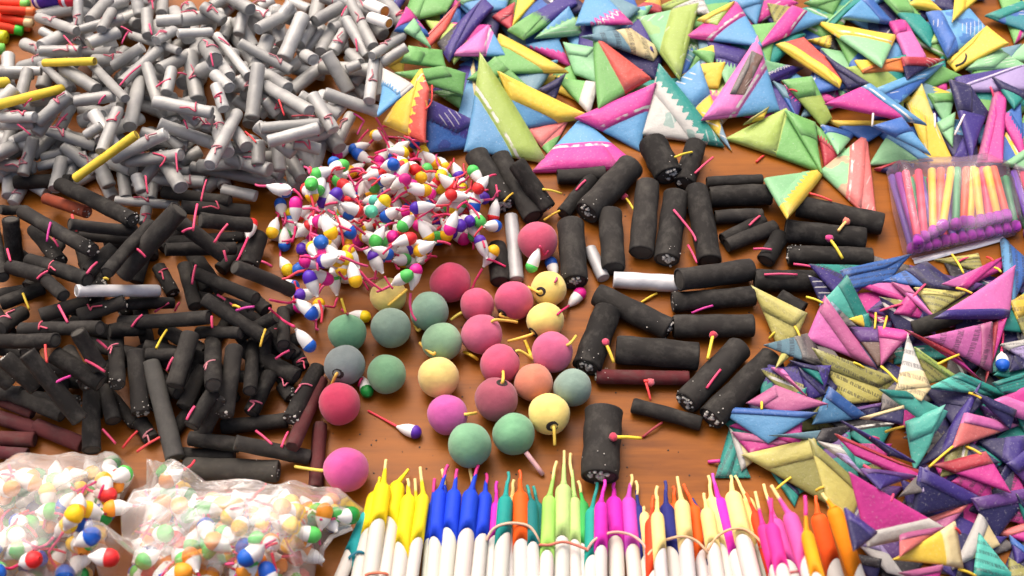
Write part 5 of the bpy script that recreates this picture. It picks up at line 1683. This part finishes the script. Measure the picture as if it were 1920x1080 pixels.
for (x, y, az, tp) in [(660, 966, 2.6, 'dark green'), (212, 868, 2.0, 'dark green'), (234, 888, 2.2, 'green'), (194, 900, 1.2, 'yellow'), (194, 970, 3.0, 'dark green'), (128, 984, 2.8, 'yellow'),
                       (172, 1005, 2.9, 'blue'), (152, 1052, 3.6, 'orange'), (206, 1046, 3.2, 'red'), (508, 1016, 1.4, 'orange'), (462, 1046, 5.6, 'blue'), (400, 1014, .3, 'orange'),
                       (622, 940, 2.4, 'orange'), (530, 950, 3.6, 'orange'), (310, 1000, 3.4, 'green'), (270, 1052, 5.5, 'green'), (345, 1072, 3.0, 'orange'), (480, 1070, 3.2, 'orange')]:
    popper(x, y, az, tp, 'bagone' if x < 250 else 'bagtwo', 'poppers inside the first bag' if x < 250 else 'poppers inside the open bag', R_=.0035, L_=.0082)
BAGTAIL = True
for tl in TAILS:
    tail_of(*tl)
TAILS.clear()
bg1 = root('plastic_bag', Matrix.Translation(unproj(100, 960)), 'plastic bag', 'clear bags of poppers', '', (100, 960), 'bag', label='clear plastic bag of poppers cut off by the photo edge')
film_over(BAG1, 'film', M_BAG, bg1, rings=34, nth=170, lift=.0022, wrink=.0012, dil=9, base=HF0)
bg2 = root('plastic_bag', Matrix.Translation(unproj(430, 1000)), 'plastic bag', 'clear bags of poppers', '', (430, 1000), 'bag', label='clear plastic bag of poppers nearest the yellow candles')
film_over(BAG2, 'film', M_BAG, bg2, rings=36, nth=200, lift=.0022, wrink=.0012, dil=9, base=HF0)
strip([(268, 1000), (282, 930), (292, 890), (280, 862)], 7, M_BAG, bg2, 'crimped_edge', .004)
strip([(600, 1060), (604, 1030), (622, 1006), (660, 990)], 10, M_BAG, bg2, 'crimped_edge', .003)

# ------------------------------------------------------------------ far corner: red and purple firework tubes, white candles
CAP = {'green': (120, 205, 90), 'lime': (214, 222, 40), 'orange': (238, 120, 60), 'cream': (226, 200, 150), 'red': (222, 60, 40), 'bright green': (60, 200, 60)}
CORNER = [(-40,8,24,14,20,'green'),(-40,30,22,34,20,'cream'),(-30,-14,30,-8,20,'green'),(-40,56,26,56,18,'bright green'),(-30,44,40,58,18,'bright green'),(-20,20,42,24,18,'orange'),(-20,4,52,8,18,'green'),
          (-10,30,58,44,16,'cream'),(0,18,62,22,16,'orange'),(-10,40,54,52,16,'orange'),(-40,64,10,70,24,'lime'),(-40,90,6,92,20,'green')]
for (x1, y1, x2, y2, w_, cn) in CORNER:
    P1, P2, r = settle_tube((x1, y1), (x2, y2), w_, smax=.3, q=88)
    L = (P2 - P1).length
    M = frame_from(P1, P2)
    o = root('red_firework_tube', M, 'firework tube', 'red firework tubes stacked in the far corner', f"{'yellow' if cn == 'lime' else 'red'} tube with {cn} cap", (x2, y2), 'corner', None, 'red tube')
    V, F = lathe(tube_profile(L, r), 12, .015)
    part('body', V, F, M_WRAP, o, tint=lin((232, 214, 40) if cn == 'lime' else (222, 62, 34)))
    V, F = lathe([(L / 2 - .0035, r * 1.03), (L / 2 - .003, r * 1.1), (L / 2 + .0004, r * 1.08), (L / 2 + .0010, r * .8), (L / 2 + .0012, r * .2)], 12, .02)
    part('end_cap', V, F, M_PLASTIC, o, tint=lin(CAP[cn]))
    hf_tube(P1, P2, r)
for (x1, y1, x2, y2, w_, rgb, lb) in [(68, 0, 116, -4, 34, (84, 52, 160), 'purple tube with a pale band beside the red tubes'), (72, -22, 130, -26, 32, (90, 50, 160), 'second purple tube at the top photo edge'),
                                    (114, 2, 142, 0, 22, (200, 40, 60), 'short crimson tube beside the purple tubes')]:
    P1, P2, r = settle_tube((x1, y1), (x2, y2), w_, smax=.3, q=88)
    L = (P2 - P1).length
    M = frame_from(P1, P2)
    o = root('purple_firework_tube', M, 'firework tube', None, '', (x1, y1), 'corner', label=lb)
    V, F = lathe(tube_profile(L, r), 14, .01)
    part('body', V, F, M_WRAP, o, tint=lin(rgb))
    V, F = lathe([(-L / 2 + .002, r * 1.02), (-L / 2 + .0022, r * 1.05), (-L / 2 + .0036, r * 1.05), (-L / 2 + .0038, r * 1.02)], 14, 0, cap=False)
    part('paper_band', V, F, M_WHITEPAPER, o, tint=(.7, .68, .75))
    hf_tube(P1, P2, r)
for i, (x1, y1, x2, y2, w_) in enumerate([(690, 8, 722, 22, 24), (700, -14, 736, -2, 24), (694, 32, 730, 44, 22)]):
    make_tube('white_candle', (x1, y1), (x2, y2), w_, 'loose', '', (.74, .72, .68), M_WHITEPAPER, 'white tubes at the top edge', cat='candle firework',
              label=('white tube with orange end between silver heap and blue paper', 'white tube at the top photo edge above the silver heap', 'white tube lowest of three beside the sky blue paper')[i],
              plug=lin((214, 140, 60)), q=88)

# ------------------------------------------------------------------ fuses standing out of the firecrackers
FP, FY, FR, FW, FM, FD = (226, 72, 116), (236, 200, 60), (226, 64, 66), (240, 232, 224), (214, 60, 150), (150, 50, 60)
FUSES = [
 (FM,(95,417),(88,453)),(FR,(135,403),(143,433)),(FP,(100,447),(110,463)),(FP,(14,467),(20,490)),(FP,(163,513),(182,492)),(FP,(70,523),(90,508)),(FY,(43,550),(55,580)),(FP,(110,573),(127,605)),
 (FP,(247,613),(267,590)),(FP,(290,585),(317,568)),(FP,(328,583),(337,567)),(FP,(360,533),(367,497)),(FP,(408,553),(437,573)),(FY,(437,573),(450,577)),(FM,(443,582),(477,575)),(FP,(397,593),(398,615)),
 (FP,(402,455),(427,420)),(FP,(377,377),(387,337)),(FP,(370,383),(362,432)),(FP,(342,435),(362,428)),(FP,(273,330),(277,363)),(FY,(293,653),(313,618)),(FP,(182,637),(200,653)),(FR,(85,647),(88,680)),
 (FY,(195,522),(203,524)),(FP,(257,467),(273,482)),(FP,(160,675),(197,697)),(FM,(97,722),(132,705)),(FP,(325,670),(313,695)),(FP,(350,787),(365,762)),(FP,(192,805),(217,832)),(FR,(230,840),(258,808)),
 (FR,(257,847),(300,820)),(FY,(498,617),(488,650)),(FP,(517,673),(543,657)),(FP,(480,808),(510,833)),(FP,(528,838),(540,810)),(FY,(640,560),(648,587)),(FP,(420,470),(425,490)),(FP,(510,500),(490,490)),
 # fat tubes
 (FY,(945,378),(962,362)),(FY,(1017,355),(1053,363)),(FY,(1020,413),(1050,395)),(FP,(1080,357),(1098,338)),(FY,(1172,370),(1188,393)),(FY,(1265,295),(1298,285)),(FP,(1303,325),(1337,295)),
 (FP,(1263,393),(1297,435),(1305,452)),(FP,(1290,460),(1307,493)),(FY,(1203,567),(1232,550)),(FM,(1297,587),(1337,573)),(FR,(1515,362),(1560,377)),(FP,(1405,423),(1425,405)),(FP,(1413,467),(1447,468)),
 (FP,(1488,495),(1543,505)),(FP,(1433,515),(1495,515)),(FY,(1512,557),(1543,568)),(FR,(1418,304),(1432,292)),(FP,(1325,728),(1351,693)),(FR,(1210,715),(1220,751)),(FD,(1205,820),(1242,792)),
 # papers
 (FY,(1442,635),(1453,623)),(FY,(1490,612),(1500,632)),(FY,(1642,587),(1640,617)),(FY,(1663,593),(1657,617)),(FP,(1650,583),(1692,570)),(FP,(1712,557),(1735,533)),(FY,(1785,477),(1807,513)),(FP,(1793,493),(1815,483)),
 (FY,(1793,540),(1823,550)),(FR,(1850,482),(1863,490)),(FY,(1865,502),(1877,510)),(FY,(1755,685),(1798,665)),(FY,(1652,687),(1683,717)),(FY,(1600,680),(1620,690)),(FY,(1817,737),(1840,747)),(FY,(1428,753),(1428,768)),
 (FY,(1660,810),(1695,800)),(FP,(1630,820),(1648,823)),(FY,(1742,876),(1787,837)),(FY,(1810,837),(1840,852)),(FP,(1620,873),(1640,888)),(FP,(1670,940),(1675,927)),(FY,(1455,918),(1483,895)),(FY,(1530,920),(1545,913)),
 (FY,(1797,1067),(1830,1080)),(FW,(1637,213),(1635,237)),(FW,(1752,213),(1753,240)),(FW,(1808,215),(1790,253)),(FR,(810,160),(809,190),(798,205)),(FP,(1857,163),(1863,183)),(FR,(1480,168),(1495,172)),(FR,(1790,990),(1800,1000)),
 # silver
 (FP,(120,67),(143,95)),(FP,(227,50),(248,62)),(FP,(285,-2),(287,17)),(FP,(225,160),(242,140),(264,122)),(FP,(293,163),(320,147)),(FP,(333,137),(350,140)),(FP,(185,195),(198,178)),(FP,(107,237),(127,213)),(FP,(33,233),(57,253)),
 (FP,(287,287),(310,295),(300,313)),(FP,(330,287),(333,323)),(FR,(460,247),(480,267)),(FD,(547,218),(590,218)),(FR,(523,187),(533,217)),(FP,(667,73),(670,97)),(FM,(663,213),(683,227)),(FM,(683,227),(670,252)),
 (FP,(240,60),(228,82)),(FP,(345,225),(352,242)),(FP,(45,200),(60,185)),(FP,(410,70),(430,85)),(FP,(640,30),(650,12)),(FP,(395,100),(400,125)),(FP,(280,45),(285,65))]
CAND = [t_ for t_ in THINGS if t_['o'].name.split('.')[0] in ('silver_firecracker', 'black_firecracker', 'large_black_firecracker', 'paper_firecracker', 'maroon_firecracker', 'brown_firecracker', 'yellow_firecracker')
        and 'buried' not in t_['look']]
def fuse_on(rgb, pts_px, r=.00072, headed=None):
    x, y = pts_px[0]
    best = min(CAND, key=lambda t_: math.hypot(t_['px'][0] - x, t_['px'][1] - y))
    o = best['o']
    Mi = MATW[o.name].inverted()
    pts = [surf(x, y, r * .9) for (x, y) in pts_px]
    # a stiff fuse bridges the dips
    zt = max(p.z for p in pts)
    pts = [unproj(x, y, max(p.z, zt - .0025)) for (x, y), p in zip(pts_px, pts)]
    if len(pts) == 2:
        pts = [pts[0], pts[0].lerp(pts[1], .5) + Vector((0, 0, .0006)), pts[1]]
    V, F = wire([Mi @ p for p in spline(pts, 3)], r, 7, .9)
    part('fuse', V, F, M_FUSE, o, tint=tuple(c_ * random.uniform(.85, 1.08) for c_ in lin(rgb)))
    if headed:
        V, F = blob(Mi @ pts[0], .0021, random.random(), 9, 6, .8)
        part('fuse_seal', V, F, M_POWDER, o, tint=lin(headed))
    return o
for fz in FUSES:
    fuse_on(fz[0], fz[1:], .0006 if fz[1][0] > 1000 or fz[1][1] > 380 else .00048)
for (h_, a, b_, c_) in [((206, 70, 100), (1135, 642), (1151, 680), FY), ((206, 60, 80), (1337, 628), (1327, 673), FY), ((214, 100, 110), (1220, 717), (1207, 715), FR), ((200, 60, 84), (1150, 820), (1202, 822), FY),
                        ((214, 60, 130), (1555, 447), (1580, 485), FY), ((222, 120, 100), (1587, 415), (1572, 433), (230, 190, 110)), ((190, 60, 90), (1170, 368), (1176, 374), FY)]:
    fuse_on(c_, (a, b_), .0008, h_)

# crumbs of powder and paper on the bare wood
CV, CF = [], []
for _ in range(420):
    x, y = random.uniform(540, 1480), random.uniform(300, 900)
    P = surf(x, y)
    if P.z > .0012:
        continue
    v_, f_ = blob((P.x, P.y, .0001), random.choice((.00015, .0002, .0003, .0005)), random.random(), 5, 4, .5)
    CF += [tuple(i_ + len(CV) for i_ in f) for f in f_]
    CV += v_
cr = link('powder_crumbs', mesh('powder_crumbs', CV, CF, M_BLACK))
cr.color = (.05, .045, .04, 1)
cr['kind'] = 'stuff'
cr['label'] = 'dark crumbs of powder scattered on the bare wood'

# loose bits lying free
def loose(px_pts, rgb, label, r=.0008):
    pts = []
    for (x, y) in px_pts:
        pts.append(surf(x, y, r))
    o = root('loose_fuse', Matrix.Translation(pts[0]), 'fuse', 'loose bits of fuse', '', px_pts[0], 'loosefuse', label=label)
    V, F = wire([p - pts[0] for p in spline(pts, 4)], r, 7)
    part('cord', V, F, M_FUSE, o, tint=lin(rgb))
loose([(986, 848), (1018, 890)], (236, 186, 186), 'pale pink stick on bare wood below a green ball', .0011)
loose([(984, 638), (990, 652), (996, 668)], FY, 'short yellow fuse between the rose and pink balls')
loose([(870, 660), (884, 666), (896, 674)], FY, 'yellow fuse lying between pale green ball and rose ball')
loose([(1328, 866), (1350, 864)], FM, 'tiny magenta scrap on bare wood near the teal newspaper triangle')

# printed black curve on one yellow packet (a letter seen in part)
ypk = min((t_ for t_ in THINGS if t_['look'].find('yellow') >= 0 and t_['zone'] == 'far'), key=lambda t_: math.hypot(t_['px'][0] - 1828, t_['px'][1] - 98))['o']
pts = []
for (x, y) in [(1793, 100), (1806, 98), (1812, 106), (1806, 118), (1792, 124)]:
    pts.append(MATW[ypk.name].inverted() @ surf(x, y, .0004))
V, F = wire(spline(pts, 4), .0008, 6)
part('printed_letter', V, F, M_WRAP, ypk, tint=(.03, .03, .03))

# ------------------------------------------------------------------ labels: look, then where it lies
MARKS = {
 'silver': [('upper yellow tube', 130, 116), ('thick yellow tube', 55, 182), ('lower yellow tube', 198, 294), ('red tubes', 40, 40), ('white tubes at the top', 712, 20),
            ('popper mound', 690, 270), ('topmost blue paper', 742, 180), ('purple tubes', 100, -5), ('black heap', 280, 400)],
 'black': [('white tube', 220, 545), ('brown tube', 125, 385), ('lower yellow tube', 198, 320), ('popper mound', 530, 470), ('maroon sticks', 70, 800), ('grey ball', 640, 690), ('first bag', 120, 850),
           ('red tipped popper', 466, 440), ('longest stick', 305, 770)],
 'big': [('bright silver tube', 1212, 527), ('topmost rose ball', 1008, 452), ('tapered grey tube', 1120, 495), ('maroon stick', 1205, 707), ('salmon ball', 1000, 714), ('white and teal triangle', 1275, 220),
         ('lilac packet', 1680, 400), ('magenta candles', 1150, 900), ('sky blue newspaper', 1430, 790), ('popper mound', 900, 400)],
 'mound': [('crimson ball', 848, 535), ('yellow ball', 728, 555), ('yellow and red triangle', 768, 205), ('red tipped popper', 466, 440), ('slim grey tube', 962, 460), ('mint tipped pair', 700, 385),
           ('silver heap', 580, 300), ('white tube', 300, 545)],
 'far': [('white and teal triangle', 1275, 220), ('yellow and red triangle', 768, 205), ('lilac packet', 1790, 320), ('upright green and red triangle', 1151, 143), ('lettered yellow packet', 1828, 98),
         ('large green triangle', 1459, 266), ('silver heap', 700, 60), ('red and yellow roll', 1529, 118), ('pink roll', 1700, 85)],
 'near': [('lilac packet', 1790, 450), ('blue tipped popper', 1880, 680), ('white newsprint cone', 1712, 710), ('orange candles', 1540, 950), ('big magenta triangle', 1663, 968), ('turquoise chevron', 1725, 800),
          ('bright yellow packet', 1753, 1030), ('fat black tubes', 1440, 560), ('pale yellow kite', 1468, 600), ('salmon packet', 1832, 806)],
 'candle': [('magenta ball', 649, 880), ('larger green ball', 880, 833), ('pale pink stick', 1003, 870), ('fattest black tube', 1128, 830), ('teal newspaper', 1370, 865), ('olive triangle', 1490, 880)],
 'pack': [('packet seal', 1800, 465), ('second packet', 1905, 380), ('mint and salmon triangle', 1600, 350)],
 'bagone': [('maroon sticks', 70, 830), ('gap between the bags', 235, 960), ('bottom photo edge', 100, 1080), ('bag top', 200, 850)],
 'bagtwo': [('gap between the bags', 240, 980), ('magenta ball', 649, 890), ('fat dark tube', 430, 890), ('cyan candle', 650, 1040), ('bottom photo edge', 400, 1080), ('bag middle', 430, 990)],
 'corner': [('silver heap', 110, 60), ('purple tubes', 90, 0), ('top photo edge', 20, -10)]}
ORD = ['', 'next one out', 'third one out', 'fourth one out', 'fifth one out', 'sixth one out', 'seventh one out', 'eighth one out', 'ninth one out', 'tenth one out']

def whereabouts(t_, far_word=True):
    x, y = t_['px']
    mk = min(MARKS[t_['zone']], key=lambda m_: math.hypot(m_[1] - x, m_[2] - y))
    dx, dy = x - mk[1], y - mk[2]
    d = math.hypot(dx, dy)
    a = math.degrees(math.atan2(-dy, dx)) % 360
    side = ['right of', 'above right of', 'above', 'above left of', 'left of', 'below left of', 'below', 'below right of'][int((a + 22.5) // 45) % 8]
    dist = 'at' if d < 14 else ('just' if d < 45 else ('' if d < 90 else ('well' if d < 150 else 'far')))
    return (f"at the {mk[0]}" if dist == 'at' else f"{dist} {side} the {mk[0]}".strip()), d

used = {}
for t_ in THINGS:
    if not t_['label']:
        wh, d = whereabouts(t_)
        used.setdefault(f"{t_['look']}, {wh}", []).append((d, t_))
seen_l = set(t_['label'] for t_ in THINGS if t_['label'])
SHORTER = [('pale silver tube', 'pale tube'), (' at the top', ''), ('stubby ', ''), (', above right of', ', by'), (' paper triangle', ' triangle'), (' paper packet', ' packet'), (' in the lilac packet', ''), (' in the second lilac packet', ''), ('slanting up to the right', 'tilted up'), ('slanting down to the right', 'tilted down'), ('pointing at the viewer', 'upright'), ('half buried ', ''), (' with white residue', ''), (' with white end', ''),
           ('lying crosswise', 'level'), ('above the ', 'by the ')]
for lb, lst in used.items():
    lst.sort(key=lambda p: p[0])
    for (d, t_) in lst:
        for q_ in [''] + [', ' + o_ for o_ in ORD[1:]]:
            l = lb + q_
            for a, b_ in SHORTER[4:] + SHORTER[:4]:
                if len(l.split()) > 16:
                    l = l.replace(a, b_, 1)
            if l not in seen_l:
                break
        seen_l.add(l)
        t_['o']['label'] = l
